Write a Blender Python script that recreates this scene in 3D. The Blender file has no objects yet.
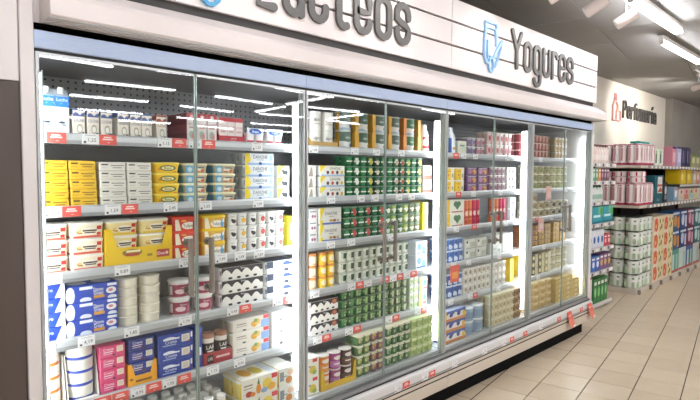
import bpy, math, random
from mathutils import Matrix, Vector
random.seed(7)
sc = bpy.context.scene
col = sc.collection
PI = math.pi

# ------------------------------------------------------------------ camera, world, exposure
cam_d = bpy.data.cameras.new('camera'); cam = bpy.data.objects.new('camera', cam_d); col.objects.link(cam)
cam_d.sensor_width = 36.0; cam_d.lens = 525.7/700*36; cam_d.clip_start = 0.05; cam_d.clip_end = 100
YAW, PITCH, ROLL = 0.768822, -0.051445, 0.0046913
fw = Vector((math.sin(YAW)*math.cos(PITCH), math.cos(YAW)*math.cos(PITCH), math.sin(PITCH)))
r0 = Vector((math.cos(YAW), -math.sin(YAW), 0)); u0 = r0.cross(fw)
rr = r0*math.cos(ROLL)+u0*math.sin(ROLL); uu = -r0*math.sin(ROLL)+u0*math.cos(ROLL)
mw = Matrix((rr, uu, -fw)).transposed().to_4x4(); mw.translation = Vector((-0.5079, -2.1638, 1.615))
cam.matrix_world = mw
sc.camera = cam
w = bpy.data.worlds.new('world'); sc.world = w; w.use_nodes = True
w.node_tree.nodes['Background'].inputs[0].default_value = (1, .97, .94, 1)
w.node_tree.nodes['Background'].inputs[1].default_value = 0.25
sc.view_settings.view_transform = 'Standard'; sc.view_settings.look = 'None'
sc.view_settings.gamma = 1.0; sc.view_settings.use_curve_mapping = False
sc.view_settings.exposure = 0.0
TUBE_STRENGTH = 38.0
LED_STRENGTH = 19.0
SPOT_W = 8.0

# ------------------------------------------------------------------ materials
def lin(h):
    h = h.lstrip('#'); o = []
    for i in (0, 2, 4):
        c = int(h[i:i+2], 16)/255
        o.append(c/12.92 if c <= .04045 else ((c+.055)/1.055)**2.4)
    return o+[1.0]
_m = {}
def mat(h, rough=.45, metal=0.0, spec=.5):
    k = (h, rough, metal, spec)
    if k in _m: return _m[k]
    m = bpy.data.materials.new('paint_'+h.lstrip('#')); m.use_nodes = True
    b = m.node_tree.nodes['Principled BSDF']
    b.inputs['Base Color'].default_value = lin(h); b.inputs['Roughness'].default_value = rough
    b.inputs['Metallic'].default_value = metal; b.inputs['Specular IOR Level'].default_value = spec
    _m[k] = m; return m
def noisy(name, h1, h2, scale=6, rough=.5, metal=0, detail=4, bump=0.0, stretch=None):
    m = bpy.data.materials.new(name); m.use_nodes = True; nt = m.node_tree
    b = nt.nodes['Principled BSDF']
    tc = nt.nodes.new('ShaderNodeTexCoord'); n = nt.nodes.new('ShaderNodeTexNoise')
    n.inputs['Scale'].default_value = scale; n.inputs['Detail'].default_value = detail
    src = tc.outputs['Object']
    if stretch:
        mp = nt.nodes.new('ShaderNodeMapping'); mp.inputs['Scale'].default_value = stretch
        nt.links.new(src, mp.inputs[0]); src = mp.outputs[0]
    nt.links.new(src, n.inputs['Vector'])
    r = nt.nodes.new('ShaderNodeValToRGB'); r.color_ramp.elements[0].color = lin(h1); r.color_ramp.elements[1].color = lin(h2)
    r.color_ramp.elements[0].position = .3; r.color_ramp.elements[1].position = .7
    nt.links.new(n.outputs['Fac'], r.inputs[0]); nt.links.new(r.outputs[0], b.inputs['Base Color'])
    b.inputs['Roughness'].default_value = rough; b.inputs['Metallic'].default_value = metal
    if bump:
        bp = nt.nodes.new('ShaderNodeBump'); bp.inputs['Strength'].default_value = bump; bp.inputs['Distance'].default_value = .002
        nt.links.new(n.outputs['Fac'], bp.inputs['Height']); nt.links.new(bp.outputs[0], b.inputs['Normal'])
    return m
def emit(name, h, s):
    m = bpy.data.materials.new(name); m.use_nodes = True; nt = m.node_tree
    nt.nodes.remove(nt.nodes['Principled BSDF'])
    e = nt.nodes.new('ShaderNodeEmission'); e.inputs[0].default_value = lin(h); e.inputs[1].default_value = s
    nt.links.new(e.outputs[0], nt.nodes['Material Output'].inputs[0]); return m
def glass_mat():
    m = bpy.data.materials.new('door_glass'); m.use_nodes = True; nt = m.node_tree
    nt.nodes.remove(nt.nodes['Principled BSDF'])
    lw = nt.nodes.new('ShaderNodeLayerWeight'); lw.inputs['Blend'].default_value = .5
    p = nt.nodes.new('ShaderNodeMath'); p.operation = 'POWER'; p.inputs[1].default_value = 5
    nt.links.new(lw.outputs['Facing'], p.inputs[0])
    ma = nt.nodes.new('ShaderNodeMath'); ma.operation = 'MULTIPLY_ADD'; ma.inputs[1].default_value = .95; ma.inputs[2].default_value = .035
    nt.links.new(p.outputs[0], ma.inputs[0])
    t = nt.nodes.new('ShaderNodeBsdfTransparent'); t.inputs[0].default_value = (.97, .985, .975, 1)
    g = nt.nodes.new('ShaderNodeBsdfGlossy'); g.inputs['Roughness'].default_value = 0.015
    mx = nt.nodes.new('ShaderNodeMixShader')
    nt.links.new(ma.outputs[0], mx.inputs[0]); nt.links.new(t.outputs[0], mx.inputs[1]); nt.links.new(g.outputs[0], mx.inputs[2])
    nt.links.new(mx.outputs[0], nt.nodes['Material Output'].inputs[0]); return m
GLASS = glass_mat()
SILVER = mat('#bfc4c4', .35, .35); STEEL = mat('#9a9894', .3, .9); HANDLE = mat('#98928a', .35, .75)
BLACK = mat('#0c0c0d', .5); DARK = mat('#202022', .5); WHITE = mat('#f1f1f0', .4)
BLUEBAND = noisy('brushed_blue_band', '#c3d8ff', '#cce0ff', 30, .4, .0, stretch=(1, 8, 8))
PANELWHITE = noisy('painted_steel_panel', '#e9e2e0', '#efe9e7', 2, .4)
SIGNWHITE = noisy('white_sign_board', '#f0e8e6', '#f5eeec', 2, .45)
CREAMMETAL = noisy('cream_metal_panel', '#d2c6b6', '#d9cdbd', 3, .45)
BACKGREY = noisy('grey_liner', '#acaeb3', '#b6b8bc', 4, .45)
RAILGREY = mat('#c0c3c5', .3, .25)
SHELFMAT = mat('#dfe1e2', .35)
LED = emit('led_strip_white', '#f4f8ff', LED_STRENGTH)
TUBE = emit('fluorescent_white', '#f8f9ff', TUBE_STRENGTH)

# ------------------------------------------------------------------ mesh building
class MB:
    def __init__(s): s.v = []; s.f = []; s.m = []
    def add(s, vs, fs, m):
        o = len(s.v); s.v += [tuple(p) for p in vs]
        for f in fs: s.f.append(tuple(i+o for i in f)); s.m.append(m)
        return s
    def box(s, x0, x1, y0, y1, z0, z1, m, c=0.0):
        if c <= 0:
            vs = [(x0,y0,z0),(x1,y0,z0),(x1,y1,z0),(x0,y1,z0),(x0,y0,z1),(x1,y0,z1),(x1,y1,z1),(x0,y1,z1)]
            return s.add(vs, [(3,2,1,0),(4,5,6,7),(0,1,5,4),(1,2,6,5),(2,3,7,6),(3,0,4,7)], m)
        def ring(i, z): # chamfered vertical corners, inset i
            a,b,cc,d = x0+i, x1-i, y0+i, y1-i
            return [(a+c,cc,z),(b-c,cc,z),(b,cc+c,z),(b,d-c,z),(b-c,d,z),(a+c,d,z),(a,d-c,z),(a,cc+c,z)]
        return s.loft([ring(c,z0), ring(0,z0+c), ring(0,z1-c), ring(c,z1)], m)
    def loft(s, rings, m, cap=True, mats=None):
        n = len(rings[0]); vs = [p for r in rings for p in r]; o = len(s.v); s.v += [tuple(p) for p in vs]
        for k in range(len(rings)-1):
            for i in range(n):
                j = (i+1) % n
                s.f.append((o+k*n+i, o+k*n+j, o+(k+1)*n+j, o+(k+1)*n+i)); s.m.append(mats[k] if mats else m)
        if cap:
            s.f.append(tuple(o+i for i in reversed(range(n)))); s.m.append(mats[0] if mats else m)
            q = (len(rings)-1)*n; s.f.append(tuple(o+q+i for i in range(n))); s.m.append(mats[-1] if mats else m)
        return s
    def lathe(s, prof, m, n=14, mats=None, cx=0, cy=0, cap=True):
        rings = [[(cx+r*math.sin(2*PI*i/n), cy-r*math.cos(2*PI*i/n), z) for i in range(n)] for r, z in prof]
        return s.loft(rings, m, cap, mats)
    def prism(s, pts, y0, y1, m, axis='y'):  # polygon in (a,z), extruded
        n = len(pts)
        if axis == 'y': A = [(a, y0, z) for a, z in pts]; B = [(a, y1, z) for a, z in pts]
        else: A = [(y0, a, z) for a, z in pts]; B = [(y1, a, z) for a, z in pts]
        fs = [tuple(range(n)), tuple(range(2*n-1, n-1, -1))]+[(i, i+n, (i+1) % n+n, (i+1) % n) for i in range(n)]
        return s.add(A+B, fs, m)
    def tube(s, p, q, r, m, n=10, r2=None):
        p = Vector(p); q = Vector(q); d = (q-p).normalized(); a = d.orthogonal().normalized(); b = d.cross(a)
        r2 = r if r2 is None else r2
        rings = [[p+(a*math.cos(t)+b*math.sin(t))*r for t in [2*PI*i/n for i in range(n)]],
                 [q+(a*math.cos(t)+b*math.sin(t))*r2 for t in [2*PI*i/n for i in range(n)]]]
        return s.loft(rings, m)
    def mesh(s, name, smooth=False):
        me = bpy.data.meshes.new(name); me.from_pydata(s.v, [], s.f); ms = []
        for m in s.m:
            if m not in ms: ms.append(m)
        for m in ms: me.materials.append(m)
        ix = {m: i for i, m in enumerate(ms)}
        me.polygons.foreach_set('material_index', [ix[m] for m in s.m])
        if smooth: me.polygons.foreach_set('use_smooth', [True]*len(me.polygons))
        me.update(); 
        if smooth:
            try: me.set_sharp_from_angle(angle=math.radians(40))
            except Exception: pass
        return me
def obj(name, me, parent=None, loc=(0,0,0), rz=0.0):
    if isinstance(me, MB): me = me.mesh(name)
    o = bpy.data.objects.new(name, me); col.objects.link(o)
    if parent: o.parent = parent
    o.location = loc
    if rz: o.rotation_euler = (0, 0, rz)
    return o
def tag(o, label=None, cat=None, group=None, kind=None):
    if label: o['label'] = label
    if cat: o['category'] = cat
    if group: o['group'] = group
    if kind: o['kind'] = kind
    return o
def thing(name, label, cat, loc=(0,0,0), rz=0.0, group=None):
    o = obj(name, None, None, loc, rz); o.empty_display_size = .05
    return tag(o, label, cat, group)

# text outlines -> flat triangles, normalised so that cap height = 1 and centred in x
_txt = {}
def text2d(t):
    if t in _txt: return _txt[t]
    cu = bpy.data.curves.new('lettering', 'FONT'); cu.body = t; cu.resolution_u = 2; cu.size = 1; cu.fill_mode = 'FRONT'
    o = bpy.data.objects.new('lettering', cu); col.objects.link(o)
    dg = bpy.context.evaluated_depsgraph_get(); me = o.evaluated_get(dg).to_mesh()
    vs = [(v.co.x, v.co.y) for v in me.vertices]; fs = [tuple(p.vertices) for p in me.polygons]
    o.evaluated_get(dg).to_mesh_clear(); bpy.data.objects.remove(o); bpy.data.curves.remove(cu)
    x0 = min(v[0] for v in vs); x1 = max(v[0] for v in vs)
    vs = [((x-(x0+x1)/2)/.7, y/.7) for x, y in vs]
    _txt[t] = (vs, fs, (x1-x0)/.7); return _txt[t]

# print patches laid on a surface S(u, v, eps); u, v in 0..1, W, H its size in metres
def put(mb, S, W, H, prints, n=1, e0=.0006):
    for k, p in enumerate(prints):
        e = e0+.00025*k; t = p[0]
        if t in 'rew':
            if t == 'r':
                _, a, b, c, d, h = p; lo = lambda u: c; hi = lambda u: d; N = n
            elif t == 'e':
                _, cx, cy, rx, ry, h = p; a, b = cx-rx, cx+rx; N = 12
                lo = lambda u: cy-ry*math.sqrt(max(0, 1-((u-cx)/rx)**2)); hi = lambda u: cy+ry*math.sqrt(max(0, 1-((u-cx)/rx)**2))
            else:  # wave: from c up to d + amp*cos
                _, a, b, c, d, amp, cyc, h = p; N = max(10, int(cyc*8))
                lo = lambda u: c; hi = lambda u: d+amp*abs(math.sin(PI*cyc*(u-a)/(b-a)+.4))
            us = [a+(b-a)*i/N for i in range(N+1)]
            vs = [S(u, max(.02, lo(u)), e) for u in us]+[S(u, min(.99, hi(u)), e) for u in us]
            mb.add(vs, [(i, i+1, i+N+2, i+N+1) for i in range(N)], mat(h))
        elif t == 'p':
            _, pts, h = p; mb.add([S(u, v, e) for u, v in pts], [tuple(range(len(pts)))], mat(h))
        elif t == 't':
            tx, cx, cy, hf, h = p[1:6]; vs, fs, wd = text2d(tx); sx = hf*H
            if wd*sx > (p[6] if len(p) > 6 else .9)*W: kx = (p[6] if len(p) > 6 else .9)*W/wd
            else: kx = sx
            mb.add([S(cx+x*kx/W, cy+(y-.5)*hf, e) for x, y in vs], fs, mat(h))
def S_front(w, d, h): return lambda u, v, e: (-w/2+u*w, -d/2-e, v*h)
def S_left(w, d, h): return lambda u, v, e: (-w/2-e, d/2-u*d, v*h)
def S_top(w, d, h): return lambda u, v, e: (-w/2+u*w, -d/2+v*d, h+e)
def S_taper(w0, w1, d0, d1, z0, z1): return lambda u, v, e: ((u-.5)*(w0+(w1-w0)*v), -(d0+(d1-d0)*v)/2-e, z0+(z1-z0)*v)
def S_cyl(r0, r1, z0, z1, span):
    def f(u, v, e):
        r = r0+(r1-r0)*v+e; t = (u-.5)*span
        return (r*math.sin(t), -r*math.cos(t), z0+(z1-z0)*v)
    return f

# ------------------------------------------------------------------ product prototypes: list of (part name, mesh, offset)
class Proto:
    def __init__(s, w, d, h, parts): s.w, s.d, s.h, s.parts = w, d, h, parts
def P_box(w, d, h, c, F=(), L=(), T=(), part='carton', rough=.4):
    b = MB().box(-w/2, w/2, -d/2, d/2, 0, h, mat(c, rough), min(.0025, h*.08))
    parts = [(part, b.mesh(part), (0,0,0))]
    if F or L or T:
        m = MB(); put(m, S_front(w,d,h), w, h, F)
        if L: put(m, S_left(w,d,h), d, h, L)
        if T: put(m, S_top(w,d,h), w, d, T)
        parts.append(('printed_label', m.mesh('printed_label'), (0,0,0)))
    return Proto(w, d, h, parts)
def rrect(w, d, z, r, n=3):
    o = []
    for cx, cy, a0 in ((w/2-r, -d/2+r, -PI/2), (w/2-r, d/2-r, 0), (-w/2+r, d/2-r, PI/2), (-w/2+r, -d/2+r, PI)):
        for i in range(n+1):
            a = a0+PI/2*i/n; o.append((cx+r*math.cos(a), cy+r*math.sin(a), z))
    return o
def P_tub(w, d, h, body, lid, F=(), L=(), taper=.86, lidh=.22, rim=1.0):
    hb = h*(1-lidh); r = .018
    b = MB().loft([rrect(w*taper, d*taper, 0, r), rrect(w*.97, d*.97, hb, r)], mat(body))
    l = MB().loft([rrect(w*rim, d*rim, hb, r), rrect(w*rim, d*rim, h-.004, r), rrect(w*rim-.012, d*rim-.012, h, r-.004)], mat(lid))
    parts = [('tub', b.mesh('tub', True), (0,0,0)), ('lid', l.mesh('lid', True), (0,0,0))]
    m = MB(); f = .84
    put(m, S_taper(w*taper*f, w*.97*f, d*taper, d*.97, 0, hb), w*f, hb, F)
    if L:
        def SL(u, v, e):
            x, y, z = S_taper(d*taper*.84, d*.97*.84, w*taper, w*.97, 0, hb)(u, v, e); return (y, -x, z)
        put(m, SL, d*.84, hb, L)
    parts.append(('printed_label', m.mesh('printed_label'), (0,0,0)))
    return Proto(w, d, h, parts)
def P_round(r, h, body, lid, F=(), taper=.92, lidh=.16, span=3.6, rimr=1.0, lidpart='lid', seg=18):
    hb = h*(1-lidh)
    b = MB().lathe([(r*taper*.96, 0), (r*taper, .004), (r*.96, hb)], mat(body), seg)
    l = MB().lathe([(r*rimr, hb), (r*rimr, h-.003), (r*rimr-.004, h)], mat(lid), seg)
    parts = [('tub', b.mesh('tub', True), (0,0,0)), (lidpart, l.mesh(lidpart, True), (0,0,0))]
    if F:
        m = MB(); put(m, S_cyl(r*taper, r*.96, 0, hb, span), r*span, hb, F, 12, .0009)
        parts.append(('printed_label', m.mesh('printed_label', True), (0,0,0)))
    return Proto(2*r*max(1, rimr), 2*r*max(1, rimr), h, parts)
def pot_mesh(w, h, body, F, lid='#e8e8e4', lh=.1):
    mb = MB(); hb = h*(1-lh)
    mb.loft([rrect(w*.74, w*.74, 0, w*.25), rrect(w*.86, w*.86, hb*.12, w*.25), rrect(w*.92, w*.92, hb, w*.2)], mat(body))
    put(mb, S_taper(w*.82*.86, w*.86, w*.86, w*.92, hb*.12, hb), w*.8, hb*.88, F, 1, .0008)
    mb.loft([rrect(w*.99, w*.99, hb, w*.16), rrect(w*.99, w*.99, h, w*.16)], mat(lid, .3))
    return mb.mesh('pot')
def P_pots(pots, h=.062, w=.065, ny=2, lid='#e6e8e4'):
    """cluster pack: len(pots) pots wide, ny deep; pots = list of (body, prints)"""
    parts = []; n = len(pots)
    for i, (b, F) in enumerate(pots):
        me = pot_mesh(w, h-.0012, b, F, lid)
        for j in range(ny): parts.append(('pot', me, ((i-(n-1)/2)*w, (j-(ny-1)/2)*w, 0)))
    f = MB().box(-n*w/2+.001, n*w/2-.001, -ny*w/2+.001, ny*w/2-.001, h-.0012, h, mat(lid, .3)).mesh('foil_lid')
    parts.append(('foil_lid', f, (0,0,0)))
    return Proto(n*w, ny*w, h, parts)
def P_sleeve(w, d, h, c, F=(), L=(), T=(), pot='#e8e8e8', ends=1, potF=()):
    """card sleeve round a row of pots; the end pots look out of the open end"""
    p = P_box(w-.02, d, h, c, F, L, T, 'sleeve'); p.w = w
    pw = min(d/2, h*1.02); me = pot_mesh(pw, h*.94, pot, list(potF))
    for j in (-1, 1):
        p.parts.append(('pot', me, (-w/2+pw*.5-.004, j*d/4, .001)))
    return p
def P_bottle(r, h, body, cap, F=(), span=3.4, neck=.4, capr=.5, waist=None, caph=.12):
    hb = h*(1-caph)
    prof = [(r*.9, 0), (r, .006), (r, hb*.72), (r*.9, hb*.8), (r*neck, hb*.96), (r*neck, hb)]
    if waist: prof = [(r*.9, 0), (r, .006), (r, hb*.4), (r*waist, hb*.55), (r*.97, hb*.72), (r*.8, hb*.85), (r*neck, hb*.96), (r*neck, hb)]
    b = MB().lathe(prof, mat(body), 14); c = MB().lathe([(r*capr, hb), (r*capr, h-.002), (r*capr*.9, h)], mat(cap), 14)
    parts = [('bottle', b.mesh('bottle', True), (0,0,0)), ('cap', c.mesh('cap', True), (0,0,0))]
    if F:
        m = MB(); put(m, S_cyl(r, r, .01, hb*.7, span), r*span, hb*.68, F, 10, .0008); parts.append(('printed_label', m.mesh('printed_label', True), (0,0,0)))
    return Proto(2*r, 2*r, h, parts)
def P_brik(w, d, h, c, F=(), L=(), cap=None, top=None, gable=0.0):
    hb = h-gable if gable else h
    b = MB()
    if gable:
        hs = hb
        b.box(-w/2, w/2, -d/2, d/2, 0, hs, mat(c), .0015)
        b.add([(-w/2,-d/2,hs),(w/2,-d/2,hs),(w/2,d/2,hs),(-w/2,d/2,hs),(-w/2,0,h),(w/2,0,h)], [(0,1,5,4),(2,3,4,5),(0,4,3),(1,2,5)], mat(top or c))
    else: b.box(-w/2, w/2, -d/2, d/2, 0, hb, mat(c), .002)
    parts = [('carton', b.mesh('carton'), (0,0,0))]
    m = MB(); put(m, S_front(w,d,hb), w, hb, F)
    if L: put(m, S_left(w,d,hb), d, hb, L)
    if top and not gable: put(m, S_top(w,d,hb), w, d, [('r', .02, .98, .02, .98, top)])
    if m.v: parts.append(('printed_label', m.mesh('printed_label'), (0,0,0)))
    if cap:
        z = hb+gable*.4 if gable else hb
        k = MB().lathe([(w*.24, z-.002), (w*.24, z+.02), (w*.2, z+.024)], mat(cap), 12, None, 0, -d*.22); parts.append(('cap', k.mesh('cap', True), (0,0,0)))
    return Proto(w, d, h+(.02 if cap else 0), parts)
def P_film(w, d, h, c, nroll, F=(), band='#b7284a', ns=3):
    """film wrapped upright rolls: row of rounded lobes on the front and on the side"""
    pts = []; r = w/nroll/2
    mb = MB(); rings = []
    nd = max(1, round(d/(2*r)))
    def outline(z, k):
        o = []
        def lobes(ax, ay, bx, by, nx, ny, n):
            for i in range(n):
                for j in range(5):
                    t = (i+j/5)/n; off = math.sin(PI*j/5)*r*.5*k
                    o.append((ax+(bx-ax)*t+nx*off, ay+(by-ay)*t+ny*off, z))
        q = .93*k+.07*(k > .99)
        W, D = (w/2-.5*r)*k, (d/2-.5*r)*k
        lobes(-W, -D, W, -D, 0, -1, nroll); lobes(W, -D, W, D, 1, 0, nd); lobes(W, D, -W, D, 0, 1, nroll); lobes(-W, D, -W, -D, -1, 0, nd)
        return o
    zs = [(0, .9), (h*.02, 1), (h*.10, 1), (h*.93, 1), (h*.97, .97), (h, .8)]
    b, cc = mat(band), mat(c)
    mb.loft([outline(z, k) for z, k in zs], cc, True, [b, b, cc, b, cc])
    parts = [('film_wrap', mb.mesh('film_wrap', True), (0,0,0))]
    if F:
        m = MB(); put(m, S_front(w, d+.001, h), w, h, F); put(m, S_left(w+.001, d, h), d, h, F); parts.append(('printed_label', m.mesh('printed_label'), (0,0,0)))
    return Proto(w, d, h, parts)

def inst(p, name, label, cat, loc, rz=0.0, group=None):
    root = thing(name, label, cat, loc, rz, group)
    for pn, me, off in p.parts: obj(pn, me, root, off)
    return root
ORD = ['first','second','third','fourth','fifth','sixth','seventh','eighth','ninth','tenth','eleventh','twelfth']
def rowword(k, n):  # k from the bottom
    t = n-1-k
    if n == 1: return ''
    if t == 0: return 'top'
    if k == 0: return 'bottom'
    if n == 3: return 'middle'
    return ORD[t]+' from top'
YF = .135
SURF = [None, 1.757, 1.469, 1.209, .939, .669, .376]
def blk(p, xs, lv, rows, desc, cat, name, group=None, y=YF, jit=.003, z=None, rot=0.0, gap=.0006, dx=0.0):
    """stacks of one product: p may be a list cycled over columns; xs = x of each stack's centre"""
    z0 = SURF[lv]+.0008 if z is None else z
    if lv == 6: xs = [(x+.508)*.9735-.508 for x in xs]; y = .043 if y < .11 else .055   # the deck is filled right up to the glass
    for ci, x in enumerate(xs):
        q = p[ci % len(p)] if isinstance(p, list) else p
        dd = desc[ci % len(desc)] if isinstance(desc, list) else desc
        nr = rows[ci] if isinstance(rows, (list, tuple)) else rows
        for k in range(nr):
            w_ = rowword(k, nr)
            if isinstance(desc, list): lab = dd+((', '+w_+' one') if w_ else '')
            elif len(xs) > 1: lab = dd+', '+((w_+' of the ') if w_ else '')+ORD[ci]+(' stack' if nr > 1 else ' one in its row')
            else: lab = dd+((', '+w_+' of its stack') if w_ else '')
            j = random.uniform(-1, 1)
            inst(q, name, lab, cat, (x+dx*k+j*jit*.3, y+q.d/2+abs(random.uniform(0, 1))*jit, z0+k*(q.h+gap)), rot+random.uniform(-1, 1)*jit*3, group)
def xs(x0, x1, n):
    p = (x1-x0)/n; return [x0+p*(i+.5) for i in range(n)]

# ================================================================== THE SETTING
XL, XR, YB, YR, ZC = -4.0, 14.0, 1.06, -13.6, 3.12
FLOORM = noisy('floor_grout', '#4a3d32', '#574838', 20, .8)
fl = obj('floor', MB().box(XL, XR, YR, YB, -.06, -.006, FLOORM)); tag(fl, kind='structure')
TILEMATS = [noisy('beige_floor_tile', a, b, 5, .33, 0, 5) for a, b in (('#d3c1a6','#dbcab0'), ('#cfbda2','#d8c6ac'), ('#d6c4aa','#decdb4'))]
TA = math.radians(9.376); tc, ts = math.cos(TA), math.sin(TA)
T0, N0, TP = 4.138-.3*60, -1.158-.3*60, .3
def tilebox(h):
    g = .0024; q = .0036; c = .0015
    return MB().box(g, TP-g, q, TP-q, -.008, 0, h, c).mesh('tile')
tms = [tilebox(m) for m in TILEMATS]
cells = []
for i in range(0, 110):
    for j in range(0, 110):
        t = T0+i*TP; n = N0+j*TP; cx = (t+.15)*tc-(n+.15)*ts; cy = (t+.15)*ts+(n+.15)*tc
        if not (XL+.2 < cx < XR-.2 and YR+.2 < cy < YB-.25): continue
        d = Vector((cx, cy, 0))-mw.translation; dep = d.dot(fw)
        vis = False
        if dep > .5:
            u = 350+525.7*d.dot(rr)/dep; v = 200-525.7*d.dot(uu)/dep
            vis = -40 < u < 730 and v < 430 and not (cy > -.02 and cx < 5.0)
        cells.append((not vis, dep if vis else d.length, t, n))
cells.sort()
field = MB()
for k, (nv, dep, t, n) in enumerate(cells):
    if k < 300 and not nv:
        o = obj('tile', tms[(k*7) % 3], fl, (t*tc-n*ts, t*ts+n*tc, 0), TA)
    else:
        g = .0024; h_ = .0036; q = [(t+g, n+h_), (t+TP-g, n+h_), (t+TP-g, n+TP-h_), (t+g, n+TP-h_)]
        field.add([(a*tc-b*ts, a*ts+b*tc, -.0001) for a, b in q], [(0,1,2,3)], TILEMATS[k % 3])
o = obj('tile_field', field, fl); o['kind'] = 'stuff'
CEILM = noisy('ceiling_panel_grey', '#94928f', '#9d9b98', 1.2, .75)
ce = obj('ceiling', MB().box(XL, XR, YR, YB, ZC, ZC+.1, CEILM)); tag(ce, kind='structure')
PN, PT = .6, 1.2
cpm = MB().box(.004, PT-.004, .004, PN-.004, -.008, 0, CEILM, .003).mesh('ceiling_panel')
NL = -4.99*ts+.02*tc-.04  # a joint runs along this line
for i in range(-2, 13):
    for j in range(-9, 4):  # panels over the aisle; the slab goes on beyond
        t = 1.0+i*PT+(.6 if j % 2 else 0); n = NL+j*PN
        if all(XL < (t+a)*tc-(n+b)*ts < XR and YR < (t+a)*ts+(n+b)*tc < YB-.02 for a in (0, PT) for b in (0, PN)):
            obj('ceiling_panel', cpm, ce, (t*tc-n*ts, t*ts+n*tc, ZC-.0005), TA)
WALLM = noisy('cream_plaster', '#ded6c8', '#e4dccf', 1.5, .7)
GREYWALL = noisy('grey_plaster', '#8d8880', '#98938b', 1.5, .7)
for nm, b, m in (('wall_back', (XL, 11.35, YB, YB+.1, 0, ZC), WALLM), ('wall_back', (11.35, XR, YB-.12, YB+.1, 0, ZC), GREYWALL), ('wall_right', (XR, XR+.1, YR, YB, 0, ZC), GREYWALL),
                 ('wall_left', (XL-.1, XL, YR, YB, 0, ZC), WALLM), ('wall_front', (XL, XR, YR-.1, YR, 0, ZC), GREYWALL)):
    tag(obj(nm, MB().box(*b, m)), kind='structure')

# ------------------------------------------------------------------ ceiling lights
def fluoro(x0, x1, y0, y1, z, label, twin=False, group='ceiling fluorescent battens'):
    c = Vector(((x0+x1)/2, (y0+y1)/2, 0)); L = math.hypot(x1-x0, y1-y0); a = math.atan2(y1-y0, x1-x0)
    t = thing('fluorescent_batten', label, 'lamp', (c.x, c.y, z), a, group)
    obj('housing', MB().box(-L/2-.02, L/2+.02, -.03, .03, .03, .075, mat('#d8d6d2', .5), .006), t)
    for s in (-1, 1):
        obj('end_cap', MB().box(s*(L/2-.0)-.014, s*(L/2)+.014, -.022, .022, -.02, .034, mat('#cfcdca', .5), .004), t)
        obj('hanger', MB().tube((s*L*.35, 0, .075), (s*L*.35, 0, ZC-z-.009), .006, SILVER), t)
    for yy in ((-.024, .024) if twin else (0,)):
        mb = MB().tube((-L/2+.012, yy, 0), (L/2-.012, yy, 0), .015 if twin else .017, TUBE, 10)
        obj('fluorescent_tube', mb, t)
    return t
fluoro(4.05, 5.42, -.65, -.645, 3.0, 'twin fluorescent batten over the aisle beside white spotlights', True)
fluoro(5.75, 7.2, -.40, -.41, 3.0, 'single fluorescent batten over the aisle near the perfume wall')
k = 0
for x in (-2.6, -.6, 1.5):
    fluoro(x, x+1.4, -.95, -.95, 3.0, f'fluorescent batten above the dairy fridge, {ORD[k]} from the brown panel'); k += 1
k = 0
for x in (8.0, 10.0, 12.0):
    fluoro(x, x+1.4, -.75, -.75, 3.0, f'fluorescent batten above the perfume aisle, {ORD[k]} from the fridge'); k += 1
for k, x in enumerate((-2.4, -.2, 2.0, 4.2, 6.4, 8.6)):  # added row out of view, evenly lights the aisle shelving and fridge front
    fluoro(x, x+1.4, -2.9, -2.9, 3.0, f'added fill batten with twin tubes along the main aisle, {ORD[k]} from the brown panel', True)
k = 0
for y, xx in ((-4.9, (-1.2, .7, 2.6, 4.6, 6.4, 8.4)), (-6.5, (-2.0, .1, 2.2, 4.4, 6.6)), (-8.3, (-1.4, .6, 2.5, 4.6, 6.6, 8.7)), (-10.5, (-1.0, 1.2, 3.3, 5.6, 7.8)), (-12.4, (.3, 2.6, 4.9, 7.1, 9.4))):
    for i, x in enumerate(xx):
        fluoro(x, x+1.42, y, y-.18*(1 if i % 2 else -.6), 3.0, f'fluorescent batten behind the viewer, number {ORD[i]} in its {["near","second","third","fourth","farthest"][k]} row', True)
    k += 1

for k, (x, y) in enumerate(((6.25, -6.75), (8.4, -6.6), (5.95, -5.2))):
    fluoro(x, x+.1, y, y-1.3, 3.0, f'fluorescent batten set crosswise behind the viewer, {ORD[k]} one', True)
# ------------------------------------------------------------------ track spotlights
SPOTM = mat('#e6d9d6', .45)
def spot(p, aim, label, power, size=.6, L=.165, r=.047):
    t = thing('track_spotlight', label, 'spotlight', p, 0, 'white ceiling track spotlights')
    d = (Vector(aim)-Vector(p)).normalized(); q = Vector((0,0,0))
    obj('lamp_head', MB().tube(q-d*L/2, q+d*L/2, r, SPOTM, 20), t)
    obj('lens_ring', MB().tube(q+d*L/2, q+d*(L/2+.006), r*.9, mat('#f5f2ee', .3), 20), t)
    obj('stem', MB().tube((0,0,r*.6), (0,0,ZC-p[2]-.05), .008, SILVER), t)
    obj('track_adapter', MB().box(-.05, .05, -.018, .018, ZC-p[2]-.075, ZC-p[2]-.035, SPOTM, .004), t)
    ld = bpy.data.lights.new('spot_beam', 'SPOT'); ld.energy = power; ld.spot_size = size*2; ld.spot_blend = .8; ld.shadow_soft_size = .04; ld.color = (1, .95, .88)
    lo = bpy.data.objects.new('spot_beam', ld); col.objects.link(lo); lo.parent = t; lo.location = d*(L/2+.03)
    lo.rotation_euler = d.to_track_quat('-Z', 'Y').to_euler()
spot((3.62, -.55, 2.88), (3.32, .25, 2.38), 'white cylinder spotlight on the ceiling track, nearer the dairy sign', SPOT_W)
spot((4.20, -.57, 2.90), (3.90, .23, 2.40), 'white cylinder spotlight hanging close to the twin fluorescent batten', SPOT_W)
spot((3.12, -.50, 2.88), (2.82, .3, 2.38), 'white cylinder spotlight cut off by the picture top', SPOT_W)
spot((2.05, -.58, 2.88), (1.75, .22, 2.38), 'white cylinder spotlight aimed at the letters of the milk sign', SPOT_W)
spot((1.15, -.58, 2.88), (.85, .22, 2.38), 'white cylinder spotlight aimed at the start of the milk sign', SPOT_W*.7)
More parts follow.
